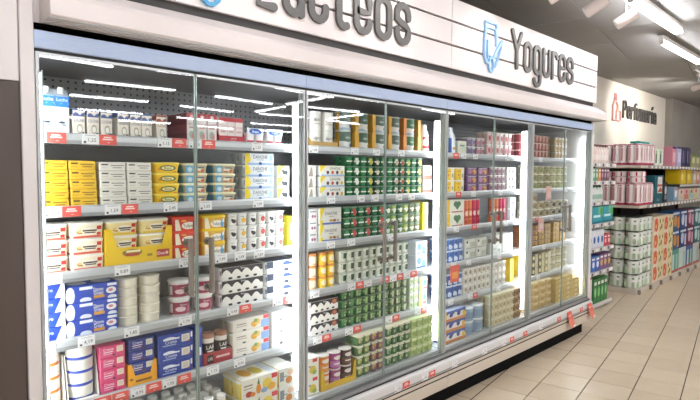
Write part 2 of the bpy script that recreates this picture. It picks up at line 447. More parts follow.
spot((8.55, -.12, 2.90), (9.0, 1.06, 2.65), 'white cylinder spotlight beside the perfume lettering', SPOT_W*9, .8)
spot((8.95, -.16, 2.86), (10.1, 1.06, 2.65), 'white cylinder spotlight at the picture edge past the perfume lettering', SPOT_W*9, .8)
for (a, b, y, lab) in ((.3, 4.75, -.58, 'long white ceiling track above the fridge holding spotlights'), (8.2, 9.4, -.14, 'short white ceiling track near the perfume wall')):
    t = thing('ceiling_track', lab, 'track', (a, y, ZC-.042))
    obj('rail', MB().box(0, b-a, -.017, .017, -.0, .032, mat('#d6d2ce', .5), .003), t)
    obj('groove', MB().box(.01, b-a-.01, -.006, .006, -.0015, .0, DARK), t)

# ================================================================== THE REFRIGERATED DISPLAY CASE
MW, LEN = 1.25, 5.0
fr = thing('refrigerated_display_case', 'long white glass-door dairy fridge filled with yogurt and butter', 'fridge', (0,0,0))
D = .80
obj('back_panel', MB().box(0, LEN, .62, D, .0, 2.14, PANELWHITE), fr)
# perforated liner: rows of small dark punched holes, upper part of the back
ln = MB().box(.005, LEN-.005, .605, .62, .3, 2.1, BACKGREY)
holes = MB()
for i in range(150):
    for j in range(9):
        x = .02+i*.033; z = 1.80+j*.03
        holes.add([(x, .6045, z), (x+.009, .6045, z), (x+.009, .6045, z+.009), (x, .6045, z+.009)], [(0,1,2,3)], mat('#232428'))
lo = obj('liner', ln, fr); o = obj('punched_holes', holes, lo); o['kind'] = 'stuff'
obj('roof_panel', MB().box(0, LEN, .0, D, 2.06, 2.14, mat('#77787c', .5)), fr)
obj('top_board', MB().box(0, LEN, .0205, D, 2.141, 2.297, PANELWHITE), fr)
sp = obj('side_panel', MB().box(-.045, 0, -.02, D, 0, 2.336, PANELWHITE, .003), fr)
for z, y in ((2.30, -.0215), (2.33, -.0215)):
    pass
for (x, z) in ((-.036, 2.27), (-.012, 2.31)):
    obj('screw', MB().tube((x, -.0205, z), (x, -.0235, z), .006, DARK, 8), sp)
o = obj('side_panel', MB().box(LEN, LEN+.045, -.015, D, .09, 2.14, mat('#e4e4e2', .4), .003), fr)
obj('inner_side', MB().box(0, .006, .01, .6, .34, 2.06, WHITE), fr)
obj('inner_side', MB().box(LEN-.006, LEN, .01, .6, .34, 2.06, WHITE), fr)
# header: blue band, black gap, canopy
for m in range(4):
    obj('header_band', MB().box(m*MW+.0, (m+1)*MW, -.014, .012, 2.058, 2.122, BLUEBAND, .003), fr)
obj('shadow_gap', MB().box(0, LEN, .0, .0195, 2.1225, 2.1495, mat('#050505', .9, 0, .1)), fr)
obj('door_gasket', MB().box(0, LEN, -.004, .012, 2.047, 2.058, BLACK), fr)
canM = noisy('canopy_white_steel', '#ebe1de', '#f0e7e4', 2, .35)
prof = [(0.0, 2.150), (-.112, 2.156), (-.116, 2.161), (-.116, 2.222), (-.105, 2.24), (-.01, 2.298), (.02, 2.298), (.02, 2.150)]
for m in range(2):
    cn = obj('canopy', MB().prism(prof, .03+m*2.5, 2.53+m*2.572, canM, 'x'), fr)
    for k in range(3): obj('underside_strip', MB().box(.03+m*2.5, 2.53+m*2.572, -.105+k*.034, -.085+k*.034, 2.1525-k*.0018, 2.1565-k*.0018, mat('#dcdcdc', .35)), cn)
obj('recess_strip', MB().box(0, LEN+.02, .0, .02, 2.2985, 2.337, mat('#3a3735', .6)), fr)
# interior shelves
TOPZ = [None, 1.768, 1.480, 1.220, .950, .680]
railM = RAILGREY
for m in range(4):
    a, b = m*MW+.012, (m+1)*MW-.012
    for lv in range(1, 6):
        z = TOPZ[lv]
        s = obj('shelf', MB().box(a, b, .112, .57, z-.03, z-.011, SHELFMAT, .002), fr)
        # price rail: bowed clear-grey profile
        pr = [(.112, z), (.100, z), (.094, z-.008), (.092, z-.034), (.096, z-.043), (.112, z-.043)]
        obj('price_rail', MB().prism(pr, a, b, railM, 'x'), s)
        obj('rail_lip', MB().box(a, b, .0912, .0955, z-.0445, z-.029, mat('#9a9c9e', .35, .3)), s)
    obj('deck', MB().box(m*MW+.006, (m+1)*MW-.006, .02, .6, .345, .375, mat('#b9bbbc', .4), .003), fr)
# mullions and led strips
for m in range(5):
    x = m*MW; a, b = (x, x+.022) if m == 0 else (x-.03, x-.006) if m == 4 else (x-.017, x+.017)
    mu = obj('mullion', MB().box(a, b, .008, .034, .36, 2.05, SILVER, .003), fr)
    c = (a+b)/2 if m else .034
    zz = MB().box(c-.010 if m else c, c+(.010 if m else .006), .036, .044, .42, 1.99, SILVER, .002)
    st = obj('led_strip', zz, fr)
    obj('diffuser', MB().box(c-.010, c+.010, .0445, .092, .43, 1.98, LED, .004) if m else MB().box(c-.006, c+.006, .0445, .078, .43, 1.98, LED, .003), st)
# doors
for k in range(8):
    m = k//2; x0 = m*MW+(.004 if k % 2 == 0 else .6265); x1 = m*MW+(.6235 if k % 2 == 0 else 1.246)
    hinge = x0 if k % 2 == 0 else x1; seam = x1 if k % 2 == 0 else x0; s = 1 if k % 2 == 0 else -1
    dr = obj('door', None, fr, (0,0,0)); dr.empty_display_size = .05
    obj('pane', MB().box(x0+.002, x1-.002, -.010, -.004, .356, 2.044, GLASS), dr)
    obj('hinge_stile', MB().box(min(hinge, hinge+s*.013), max(hinge, hinge+s*.013), -.012, .002, .354, 2.046, SILVER, .002), dr)
    obj('edge_profile', MB().box(min(seam, seam-s*.006), max(seam, seam-s*.006), -.011, -.002, .354, 2.046, mat('#9fb0aa', .25, .3), .001), dr)
    obj('bottom_seal', MB().box(x0, x1, -.011, .004, .348, .357, mat('#6d6f70', .4), .001), dr)
    obj('top_seal', MB().box(x0, x1, -.011, .0, 2.036, 2.046, mat('#c3c5c6', .35, .4), .001), dr)
    hx = seam-s*.048
    h = MB(); h.tube((hx, -.052, 1.075), (hx, -.052, 1.325), .0125, HANDLE, 12)
    for z in (1.095, 1.305): h.tube((hx, -.010, z), (hx, -.052, z), .009, HANDLE, 10); h.tube((hx, -.016, z), (hx, -.0102, z), .018, HANDLE, 14)
    obj('handle', h.mesh('handle', True), dr)
# base
for m in range(2):
    a, b = m*2.5, m*2.5+2.5
    obj('sill', MB().prism([(.02, .345), (-.008, .345), (-.03, .335), (-.03, .327), (.02, .327)], a, b, mat('#8d8c8a', .35, .5), 'x'), fr)
    obj('sill_groove', MB().box(a, b, -.032, .02, .319, .327, DARK), fr)
    bp = obj('bumper_rail', MB().prism([(.0, .319), (-.045, .318), (-.058, .310), (-.062, .296), (-.062, .250), (-.056, .243), (0, .243)], a+.001, b-.001, mat('#dcdad8', .35), 'x'), fr)
    obj('rail_groove', MB().box(a+.001, b-.001, -.0632, -.0618, .252, .262, mat('#9a9997', .4)), bp)
    obj('black_strip', MB().box(a, b, -.05, .0, .231, .243, BLACK), fr)
    obj('upper_fascia', MB().box(a+.0015, b-.0015, -.052, .0, .208, .231, CREAMMETAL, .003), fr)
    obj('black_strip', MB().box(a, b, -.046, .0, .197, .208, BLACK), fr)
    obj('lower_fascia', MB().box(a+.0015, b-.0015, -.050, .0, .118, .197, CREAMMETAL, .004), fr)
    obj('kick_plate', MB().box(a, b-(.10 if m else 0), .0, .04, 0, .118, mat('#060607', .8, 0, .15)), fr)
obj('under_body', MB().box(0, LEN-.1, .04, D, 0, .345, DARK), fr)

# brown neighbour panel with a white upper part, at the start of the fridge
pn = thing('end_cover_panel', 'dark brown laminate cover panel with white top beside the fridge', 'panel', (0,0,0))
obj('laminate_board', MB().box(-1.3, -.047, -.012, .4, 0, 1.93, noisy('brown_laminate', '#51453f', '#5d504a', 5, .5, stretch=(1,1,.15)), .002), pn)
obj('white_board', MB().box(-1.3, -.047, -.012, .4, 1.932, 2.30, PANELWHITE, .002), pn)
obj('white_board', MB().box(-1.3, -.047, .02, .4, 2.303, 2.9, PANELWHITE, .002), pn)
obj('post', MB().box(-.045, .0, -.02, .4, 2.338, 2.9, PANELWHITE, .003), pn)

# ------------------------------------------------------------------ signs: boards, stroke letters
def arc(cx, cy, rx, ry, a0, a1, n=9): return [(cx+rx*math.cos(math.radians(a0+(a1-a0)*i/n)), cy+ry*math.sin(math.radians(a0+(a1-a0)*i/n))) for i in range(n+1)]
_so = [0]
def stroke(mb, pts, wd, y0, y1, m, closed=False):
    """a flat rounded stroke of width wd following pts (x, z), extruded from y0 (front) to y1"""
    _so[0] = (_so[0]+1) % 4; y0 -= .0006*_so[0]
    P = []
    for p in pts:
        if not P or math.hypot(p[0]-P[-1][0], p[1]-P[-1][1]) > 1e-5: P.append(p)
    if closed and math.hypot(P[0][0]-P[-1][0], P[0][1]-P[-1][1]) < 1e-5: P.pop()
    n = len(P); Lp, Rp = [], []
    for i in range(n):
        a = P[i-1] if (i > 0 or closed) else P[i]; b = P[(i+1) % n] if (i < n-1 or closed) else P[i]
        def un(p, q):
            l = math.hypot(q[0]-p[0], q[1]-p[1]); return ((q[0]-p[0])/l, (q[1]-p[1])/l) if l else (0, 0)
        d1 = un(a, P[i]); d2 = un(P[i], b); tx, tz = d1[0]+d2[0], d1[1]+d2[1]; l = math.hypot(tx, tz) or 1; tx, tz = tx/l, tz/l
        c = max(.5, abs(tx*(d2[0] or d1[0])+tz*(d2[1] or d1[1]))) if (d1 != (0, 0) and d2 != (0, 0)) else 1
        nx, nz = -tz*wd/2/c, tx*wd/2/c
        Lp.append((P[i][0]+nx, P[i][1]+nz)); Rp.append((P[i][0]-nx, P[i][1]-nz))
    N = n if closed else n-1
    vs = [(x, y, z) for y in (y0, y1) for pair in zip(Lp, Rp) for x, z in pair]; o = 2*n; fs = []
    for i in range(N):
        j = (i+1) % n; a, b, c, d = 2*i, 2*i+1, 2*j+1, 2*j
        fs += [(a, b, c, d), (a+o, d+o, c+o, b+o), (a, d, d+o, a+o), (b, b+o, c+o, c)]
    mb.add(vs, fs, m)
    if not closed:
        for p, q in ((P[0], P[1]), (P[-1], P[-2])):
            a = math.atan2(p[1]-q[1], p[0]-q[0]); mb.prism([(p[0]+wd/2*math.cos(a+t), p[1]+wd/2*math.sin(a+t)) for t in [-PI/2+PI*i/6 for i in range(7)]], y0+.0003, y1, m)
def glyph(ch, w, h, s, cap):
    i = s/2; r = w/2-i; R = w-i; dd = .03*h/.25
    if ch == 'o': return [(arc(w/2, h-i-r, r, r, 0, 180)+arc(w/2, i+r, r, r, 180, 360), True)]
    if ch == 'c': return [([(R, h*.66)]+arc(w/2, h-i-r, r, r, 0, 180)+arc(w/2, i+r, r, r, 180, 360)+[(R, h*.34)], False)]
    if ch == 'e': return [([(i, h*.5), (R, h*.5)]+arc(w/2, h-i-r, r, r, 0, 180)+arc(w/2, i+r, r, r, 180, 360)+[(R, i+r+.01)], False)]
    if ch in 'aá':
        g = [([(i, h*.54)]+arc(w/2, h-i-r, r, r, 180, 0)+[(R, i)], False), (arc(w/2, h*.58-i-r*.6, r, r*.6, 0, 180)+arc(w/2, i+r, r, r, 180, 360), True)]
        if ch == 'á': g.append(([(w*.42, h*1.16), (w*.72, h*1.30)], False))
        return g
    if ch == 's': return [([(R, h*.65)]+arc(w/2, h-i-r, r, r, 0, 180)+[(i, h*.60), (i+.2*w, h*.53), (R-.2*w, h*.47), (R, h*.40)]+arc(w/2, i+r, r, r, 0, -180)+[(i, h*.35)], False)]
    if ch == 'g': return [(arc(w/2, h-i-r, r, r, 0, 180)+arc(w/2, i+r, r, r, 180, 360), True), ([(R, h-i-r), (R, -.06*h)]+arc(w/2, -.12*h, r, r, 0, -170), False)]
    if ch == 'u': return [([(i, h-i)]+arc(w/2, i+r, r, r, 180, 360)+[(R, h-i)], False)]
    if ch == 'r': return [([(i, i), (i, h-i)], False), (arc(w*.55, h-i-r*1.1, w*.55-i, r*1.1, 180, 10), False)]
    if ch == 't': return [([(w*.3, cap*.98-i), (w*.3, i+r)]+arc(w*.3+r, i+r, r, r, 180, 300), False), ([(w*.02, h-i), (w*.85, h-i)], False)]
    if ch == 'f': return [([(w*.35, i), (w*.35, cap-i-r)]+arc(w*.35+r, cap-i-r, r, r, 180, 60), False), ([(0, h-i), (w*.85, h-i)], False)]
    if ch == 'm':
        q = (w-s)/4; return [([(i, i), (i, h-i)], False), ([(i, h-i-q*1.6)]+arc(i+q, h-i-q, q, q, 180, 0)+[(i+2*q, i)], False), ([(i+2*q, h-i-q*1.6)]+arc(i+3*q, h-i-q, q, q, 180, 0)+[(i+4*q, i)], False)]
    if ch == 'P': return [([(i, i), (i, cap-i), (w*.4, cap-i)]+arc(w-i-r*.9, cap-i-r*.9, r*.9, r*.9, 90, 0)+arc(w-i-r*.9, cap*.48+r*.9, r*.9, r*.9, 0, -90)+[(i, cap*.48)], False)]
    if ch == 'Y': return [([(i*.8, cap-i), (w/2, cap*.48), (w/2, i)], False), ([(w-i*.8, cap-i), (w/2, cap*.48)], False)]
    if ch == 'L': return [([(i, cap-i), (i, i), (w-i, i)], False)]
    if ch == 'í': return [([(w/2, i), (w/2, h-i)], False), ([(w*.5, h*1.2), (w*.9, h*1.36)], False)]
LETM = noisy('brushed_grey_letter', '#5d5b59', '#6a6866', 25, .45, .1, stretch=(1,1,10))
def letters(parent, word, x0s, ws, zb, h, cap, s, y0, y1, m):
    for ch, x, wd in zip(word, x0s, ws):
        mb = MB()
        for pts, cl in glyph(ch, wd, h, s, cap): stroke(mb, [(x+a, zb+b) for a, b in pts], s, y0, y1, m, cl)
        obj('letter', mb, parent)
def sign(name, label, xa, xb, gap):
    t = thing(name, label, 'sign', (0,0,0))
    for k in range(3):
        z0 = 2.338+k*.1625
        bd = obj('board', MB().box(xa, xb, -.02, .0, z0, z0+.149, SIGNWHITE, .001), t)
    obj('backing', MB().box(xa, xb, .0, .03, 2.338, 2.82, mat('#080808', .9, 0, .1)), t)
    return t
s1 = sign('lacteos_sign', 'white boarded sign reading Lácteos in grey letters above fridge', .03, 2.527, .005)
letters(s1, 'Lácteos', [.925, 1.085, 1.25, 1.43, 1.58, 1.75, 1.925], [.13, .14, .14, .12, .145, .148, .148], 2.398, .262, .37, .042, -.036, -.021, LETM)
s2 = sign('yogures_sign', 'white boarded sign reading Yogures with light blue cup emblem', 2.531, 5.06, .005)
letters(s2, 'Yogures', [3.315, 3.515, 3.68, 3.85, 4.015, 4.15, 4.32], [.175, .135, .14, .14, .115, .145, .15], 2.445, .255, .315, .037, -.036, -.021, LETM)
EMB = mat('#9cc6f0', .35)
e = MB()
stroke(e, [(2.93,2.735),(3.085,2.735),(3.085,2.695),(2.93,2.695)], .018, -.038, -.021, EMB, True)
stroke(e, [(2.94,2.695),(2.925,2.60),(2.925,2.48),(2.95,2.44),(2.985,2.435)], .02, -.038, -.021, EMB)
stroke(e, [(3.075,2.695),(3.09,2.62),(3.09,2.585)], .02, -.038, -.021, EMB)
stroke(e, [(3.165,2.625)]+[(3.10,2.55),(3.05,2.475)], .018, -.038, -.021, EMB)
stroke(e, arc(3.02, 2.43, .032, .055, 60, 400), .016, -.038, -.021, EMB)
stroke(e, [(2.965,2.60),(2.965,2.47)], .014, -.038, -.021, EMB)
stroke(e, [(3.165,2.625),(3.15,2.56),(3.10,2.46),(3.07,2.42)], .014, -.038, -.021, EMB)
obj('cup_emblem', e, s2)
e = MB(); B2 = mat('#5aa7d6', .35)
stroke(e, arc(.69, 2.44, .055, .085, 150, 395), .018, -.038, -.021, B2)
stroke(e, [(.642,2.48),(.642,2.62),(.665,2.68),(.665,2.75),(.735,2.75),(.735,2.68),(.76,2.62),(.76,2.5),(.735,2.44)], .018, -.038, -.021, B2)
obj('bottle_emblem', e, s1)
# perfumery lettering on the back wall
pf = thing('perfumeria_lettering', 'dark lettering reading Perfumería with pink bottle emblem on cream wall', 'sign', (0,0,0))
yw = YB
letters(pf, 'Perfumería', [8.95, 9.15, 9.345, 9.48, 9.62, 9.82, 10.08, 10.27, 10.41, 10.55], [.17, .165, .12, .14, .165, .24, .165, .12, .11, .165], 2.56, .225, .30, .034, yw-.03, yw-.002, mat('#4a4745', .5))
e = MB(); PK = mat('#e3a9a4', .4)
stroke(e, [(8.50,2.50),(8.50,2.74),(8.56,2.80),(8.58,2.93),(8.63,2.93),(8.65,2.80),(8.71,2.74),(8.71,2.66)], .022, yw-.03, yw-.002, PK)
stroke(e, [(8.50,2.50),(8.84,2.50),(8.84,2.66),(8.66,2.66),(8.66,2.50)], .022, yw-.03, yw-.002, PK)
stroke(e, [(8.56,2.80),(8.65,2.80)], .018, yw-.03, yw-.002, PK)
obj('bottle_emblem', e, pf)

# ================================================================== PRODUCTS, BAY ONE
# -- top shelf
p = P_brik(.05, .07, .185, '#eef1f4', F=[('r',0,1,.82,1,'#2f7fd0'),('w',0,1,.72,.80,.07,2,'#2f7fd0'),('t','Leche',.5,.91,.09,'#ffffff',.8),('e',.45,.33,.25,.03,'#3b4a5a'),('e',.6,.27,.18,.02,'#7c8fa0')], cap='#eceef0', top='#b9c3cc', gable=.03)
blk(p, [.078, .131], 1, 1, 'tall white milk carton with blue top', 'milk', 'milk_carton', 'tall milk cartons')
def cook(c1, c2, txt='COCINA'):
    return P_brik(.0455, .06, .112, '#efe7da', F=[('w',.02,.98,.72,.76,.10,1.5,c1),('r',0,1,.93,1,c1),('t',txt,.5,.58,.11,c2,.86),('e',.55,.28,.24,.17,'#b9b1a2'),('e',.55,.27,.17,.11,'#f4efe4'),('r',.72,.92,.06,.16,'#5b5a66')], L=[('r',0,1,.8,1,c1)], top=c1)
blk(cook('#54689e','#4a4f7a'), xs(.165,.325,3)+xs(.342,.495,3), 1, 1, 'small cream cooking carton with blue top', 'cream', 'cream_carton', 'small blue cream cartons')
blk(cook('#a8483c','#9c3a34'), [.535], 1, 1, 'small cream cooking carton with red top', 'cream', 'cream_carton')
p = P_brik(.05, .20, .135, '#ece5e3', F=[('r',0,1,.82,1,'#c02f3c'),('e',.5,.88,.2,.06,'#e7c9c6'),('t','LECHE',.5,.62,.07,'#b34a52',.8),('r',.2,.8,.47,.53,'#c9a7a7'),('e',.45,.25,.26,.13,'#a9c0b4'),('e',.6,.2,.18,.1,'#d98f8a')], L=[('r',0,1,.0,1,'#7e2230'),('r',0,1,.3,.6,'#93414a')], top='#c7303d')
blk(p, xs(.655,.815,3), 1, 1, 'red and white milk carton', 'milk', 'milk_carton', 'red and white milk cartons')
p = P_brik(.045, .16, .128, '#efe3e2', F=[('r',0,1,.84,1,'#c4323f'),('t','LECHE',.5,.62,.08,'#c1666c',.8),('r',.2,.8,.42,.5,'#d7b1b0')], top='#d0404a')
blk(p, xs(.828,.965,3), 1, 1, 'pale milk carton inside red display tray', 'milk', 'milk_carton', 'cartons in the red tray', y=YF+.006)
def tray(name, label, x0, x1, lv, h_lip, h_side, d, c, F=(), notch=0.0, z=None, y=YF-.002, cin=None):
    z0 = (SURF[lv] if z is None else z)+.0004; w_ = x1-x0; t = thing(name, label, 'tray', ((x0+x1)/2, y, z0)); m = mat(c); mi = mat(cin or c)
    obj('tray_base', MB().box(-w_/2, w_/2, 0, d, 0, .0003, m), t)
    if notch: pts = [(-w_/2,0),(w_/2,0),(w_/2,h_side),(w_/2-notch*.5,h_side),(w_/2-notch,h_lip),(-w_/2+notch,h_lip),(-w_/2+notch*.5,h_side),(-w_/2,h_side)]
    else: pts = [(-w_/2,0),(w_/2,0),(w_/2,h_lip),(-w_/2,h_lip)]
    f = obj('front_lip', MB().prism(pts, -.0015, 0, m), t)
    if F:
        q = MB(); put(q, lambda u, v, e: (-w_/2+u*w_, -.0015-e, v*h_lip), w_, h_lip, F); obj('printed_label', q, f)
    for s in (-1, 1):
        obj('side_wall', MB().prism([(0,0),(d,0),(d,h_side),(d*.35,h_side),(0,h_side if notch else h_lip)], s*w_/2-.001, s*w_/2+.001, m, 'x'), t)
    return t
tray('display_tray', 'red cardboard display tray holding pale milk cartons', .824, .969, 1, .038, .115, .17, '#bf2f3d', [('t','LECHE',.55,.66,.2,'#f4d9d8'),('t','ENTERA',.55,.3,.2,'#f4d9d8')])
# small fruit yogurts with blue header card
p = P_pots([('#f3eeee', [('r',0,1,.0,.3,'#b23646'),('r',0,1,.3,.36,'#d98f97')])]*2, .062, .056, 2, '#e9ecf2')
hd = MB().box(-.05, .05, -.0575, -.0565, .05, .085, mat('#eef1f6')).mesh('header_card'); q = MB(); put(q, lambda u, v, e: (-.05+u*.1, -.0575-e, .05+v*.035), .1, .035, [('e',.5,.5,.4,.42,'#2f62b8'),('t','fresa',.5,.5,.4,'#ffffff')])
p.parts += [('header_card', hd, (0,0,0)), ('printed_label', q.mesh('printed_label'), (0,0,0))]
blk(p, [1.035, 1.155], 1, 1, 'strawberry layer yogurt pack with blue header card', 'yogurt', 'yogurt_pack', 'strawberry layer yogurts')
# -- second shelf
p = P_box(.101, .07, .0375, '#e2b62e', F=[('r',.08,.33,.62,.78,'#5a4413'),('r',.08,.30,.30,.36,'#b88f22'),('r',.42,.92,.55,.66,'#8a6a1a'),('r',.5,.85,.30,.40,'#8a6a1a')], T=[('r',.1,.9,.2,.8,'#d5a824')])
blk(p, [.098, .2055], 2, 5, 'yellow butter box', 'butter', 'butter_box', 'yellow butter boxes', dx=-.0012)
p = P_box(.108, .07, .0368, '#e4e0d6', F=[('r',.08,.33,.62,.78,'#4c4a46'),('r',.08,.30,.30,.36,'#b9b5aa'),('r',.42,.92,.55,.66,'#8d8a82'),('r',.5,.85,.30,.40,'#8d8a82')], T=[('r',.1,.9,.2,.8,'#d6d2c8')])
blk(p, [.323, .4365], 2, 5, 'ivory butter box', 'butter', 'butter_box', 'ivory butter boxes', dx=-.0012)
p = P_tub(.126, .10, .047, '#f2c51c', '#f6dc5a', F=[('e',.52,.55,.40,.36,'#2e6b3a'),('e',.52,.55,.32,.24,'#e9d9a0'),('t','Flora',.52,.55,.34,'#1f4a2a'),('r',.05,.16,.25,.6,'#d98f2c'),('r',.82,.98,.08,.16,'#c44a2e')])
blk(p, [.562], 2, 4, 'yellow margarine tub with green oval', 'margarine', 'margarine_tub', 'yellow margarine tubs')
p = P_tub(.131, .10, .0465, '#bfae8a', '#f1ecc9', F=[('r',0,.36,0,1,'#6fb3d6'),('e',.2,.45,.12,.3,'#cfe5f0'),('r',.36,1,0,1,'#c6b58e'),('e',.62,.45,.2,.3,'#efe6cf'),('r',.5,.9,.62,.78,'#3f6f9c'),('e',.84,.3,.1,.2,'#d9773a'),('r',.45,.7,.15,.28,'#b2543a')], L=[('r',0,1,0,1,'#5fa6cc')])
blk(p, [.703, .858], 2, 4, 'white-lidded spread tub with blue side', 'margarine', 'margarine_tub', 'blue spread tubs')
p = P_sleeve(.195, .12, .0605, '#e6ebf0', F=[('p',[(0,0),(.13,0),(.2,.5),(.13,1),(0,1)],'#f0d22f'),('t','DANONE',.53,.70,.3,'#10141c',.5),('r',.4,.66,.42,.48,'#9aa3ad'),('r',0.05,1,0,.2,'#9bb4d8'),('e',.52,.14,.06,.14,'#2f4f94'),('r',.84,1,.2,1,'#cfe2ec'),('e',.92,.6,.05,.25,'#9fc6da')], T=[('r',0,1,0,1,'#dfe5ea')], pot='#c9cfd6', potF=[('r',0,1,.3,.8,'#8c97a5')])
blk(p, [1.06], 2, [4], 'white and yellow plain yogurt pack on second shelf', 'yogurt', 'yogurt_pack', 'plain yogurt packs')
p = P_box(.08, .12, .06, '#f1f1ee', F=[('p',[(0,0),(.55,1),(0,1)],'#f3dc2e'),('e',.62,.42,.25,.2,'#20242c'),('e',.45,.55,.12,.12,'#20242c'),('r',.7,.78,.12,.4,'#20242c')])
blk(p, [1.215], 2, 3, 'white and yellow yogurt box with black cow', 'yogurt', 'yogurt_box', 'cow yogurt boxes')
# -- third shelf
def spread(c1, cb, red='#c8342f', lid='#f5f0e6'):
    return P_tub(.137, .10, .0655, c1, lid, F=[('e',.25,.46,.13,.14,'#c98f3c'),('e',.25,.5,.1,.08,'#efd58c'),('e',.58,.52,.30,.26,'#fbf4e2'),('r',.34,.84,.5,.62,'#4a3a2c'),('r',.40,.8,.36,.45,'#3f352a'),('r',.84,1.0,.62,.9,red),('r',0,1,.0,.18,cb),('r',.84,.98,.2,.4,red)], L=[('r',0,1,0,.18,cb)], taper=.93, lidh=.17)
blk(spread('#f6e9cf','#d8614e'), [.0755, .2135], 3, 3, 'cream margarine tub with red foot band', 'margarine', 'margarine_tub', 'cream margarine tubs')
p = spread('#f0dc9c','#e9c22e', '#c8342f', '#f4efe3')
blk(p, [.358, .50], 3, 3, 'pale yellow margarine tub in yellow tray', 'margarine', 'margarine_tub', 'tubs in the yellow tray', y=YF+.004, z=SURF[3]+.001)
t = tray('display_tray', 'bright yellow shelf tray with red badge holding margarine tubs', .282, .576, 3, .078, .162, .12, '#ecc41c',
     [('r',.24,.52,.62,.80,'#5a4a2a'),('e',.38,.70,.15,.2,'#8f7a3a'),('r',.28,.48,.52,.66,'#b5432c'),('r',.29,.5,.72,.84,'#f2e6b0'),('r',.60,.68,.42,.56,'#9a8426'),('r',.75,.95,.30,.74,'#b3362f'),('t','Duo',.82,.52,.18,'#ffffff'),('r',.89,.93,.44,.60,'#e9c9b8')], notch=.05)
def tulip(c, lid, cr):
    return P_tub(.132, .10, .0655, c, lid, F=[('p',[(0,0),(.28,0),(.16,1),(0,1)],'#f4ead2'),('e',.64,.42,.34,.33,'#f7f2e4'),('t','Tulipán',.64,.42,.28,'#2a2a2c',.56),('r',.30,.5,.78,.92,'#f0c24a'),('e',.9,.45,.08,.4,cr),('e',.95,.7,.05,.2,'#ffffff')], taper=.92, lidh=.2)
blk(tulip('#da4030','#e5442e','#a02b22'), [.647], 3, 3, 'red-lidded margarine tub', 'margarine', 'margarine_tub', 'red margarine tubs')
blk(tulip('#e5b23e','#f7d417','#4f9fd2'), [.797], 3, 3, 'bright yellow-lidded margarine tub with blue edge', 'margarine', 'margarine_tub', 'yellow-lidded margarine tubs')
cow = ('#eceae6', [('e',.62,.36,.28,.2,'#23252b'),('e',.38,.48,.14,.14,'#23252b'),('r',.2,.7,.78,.84,'#9a9a96')])
yel = ('#eceae6', [('e',.62,.42,.3,.24,'#e8b72e'),('r',.2,.7,.78,.84,'#9a9a96'),('r',.5,.58,.66,.76,'#4c7a3a')])
red = ('#eceae6', [('e',.62,.45,.3,.28,'#cc4f4a'),('r',.2,.7,.78,.84,'#9a9a96')])
for i, (a, b, nm) in enumerate(((cow, yel, 'banana and cow'), (cow, red, 'strawberry and cow'), (cow, red, 'peach and cow'))):
    blk(P_pots([a, b], .066, .0575, 2, '#e4e4e0'), [.93+.1175*i], 3, 3, f'white yogurt pack with {nm} pictures', 'yogurt', 'yogurt_pack', 'white farm yogurt packs')
p = P_box(.058, .13, .165, '#eee23a', F=[('r',.55,1,0,1,'#7fcad8'),('e',.3,.5,.2,.3,'#f7f0a0'),('r',.6,.9,.2,.35,'#c4403a'),('r',.6,.9,.6,.8,'#f2f6f4')])
blk(p, [1.275], 3, 1, 'upright yellow and cyan dessert box', 'dessert', 'dessert_box')
# -- fourth shelf
def bluepack(w, n):
    F = [('e',.04,.45,.09,.5,'#f2f4f6'),('r',.22,.48,.72,.9,'#eef2f8'),('e',.34,.1,.12,.16,'#dfe6f0'),('t','Danone',.60,.66,.24,'#ffffff',.2),('t','Griego',.60,.44,.22,'#ffffff',.2),('r',.50,.72,.12,.3,'#d8983a'),('e',.86,.5,.11,.2,'#f3ece8'),('e',.85,.52,.05,.09,'#c9889a'),('r',.78,.98,.78,.94,'#e9eef6'),('e',.88,.08,.1,.14,'#dfe6f0')]
    return P_box(w, .12, .069, '#2348b0', F=F, T=[('e',.25,.5,.2,.35,'#dfe4ee'),('e',.75,.5,.2,.35,'#dfe4ee')], L=[('e',.5,.5,.4,.45,'#eef0f2')], part='sleeve')
p = P_box(.085, .12, .0565, '#2348b0', F=[('p',[(.55,.0),(1,0),(1,1),(.85,1)],'#f2f4f6'),('t','Oro',.3,.62,.26,'#ffffff',.34),('r',0,.2,.1,.3,'#d8983a')], T=[('r',.1,.9,.1,.9,'#3a5cc0')], part='sleeve')
blk(p, [.078], 4, 4, 'blue dessert pack with white end curve', 'yogurt', 'yogurt_pack', 'small blue dessert packs', rot=.06)
blk(bluepack(.195, 4), [.232], 4, 3, 'wide royal blue Greek yogurt pack', 'yogurt', 'yogurt_pack', 'royal blue yogurt packs')
p = P_round(.0475, .0415, '#e9e2cf', '#f0ead9', F=[('r',0,1,.1,.2,'#ddd4bd')], taper=.93, lidh=.12, rimr=1.03)
blk(p, [.385, .487], 4, 5, 'plain ivory round cheese tub', 'cheese', 'cheese_tub', 'ivory cheese tubs')
p = P_round(.05, .083, '#eee8e6', '#f4f1ee', F=[('r',.06,.94,.08,.86,'#9c3550'),('e',.42,.42,.15,.16,'#e9c6cc'),('t','Queso',.5,.7,.13,'#f3e4e4',.4),('r',.62,.76,.2,.6,'#c4788c'),('r',.1,.2,.2,.8,'#e6dad8')], lidh=.12, rimr=1.05)
blk(p, [.635, .755], 4, 2, 'white fresh cheese tub with maroon label', 'cheese', 'cheese_tub', 'maroon cheese tubs')
def cowpack(w, dark, extra, spots='#2a2c30'):
    return P_sleeve(w, .12, .066, '#efebe4', F=[('r',0,1,.5,1,dark),('w',.02,.98,.15,.45,.36,4,'#efebe4'),('t','Vaca',.5,.86,.16,'#f4f2ee',.3)]+[('e',.2+.2*k,.16,.05,.09,spots) for k in range(4)]+extra, T=[('r',0,1,0,1,dark)], pot='#d9cfd2', potF=[('r',0,1,.4,.9,'#8e7c86')])
blk(cowpack(.265, '#262430', []), [.955], 4, 3, 'black dairy dessert pack with white wavy peaks', 'yogurt', 'yogurt_pack', 'black peaked packs')
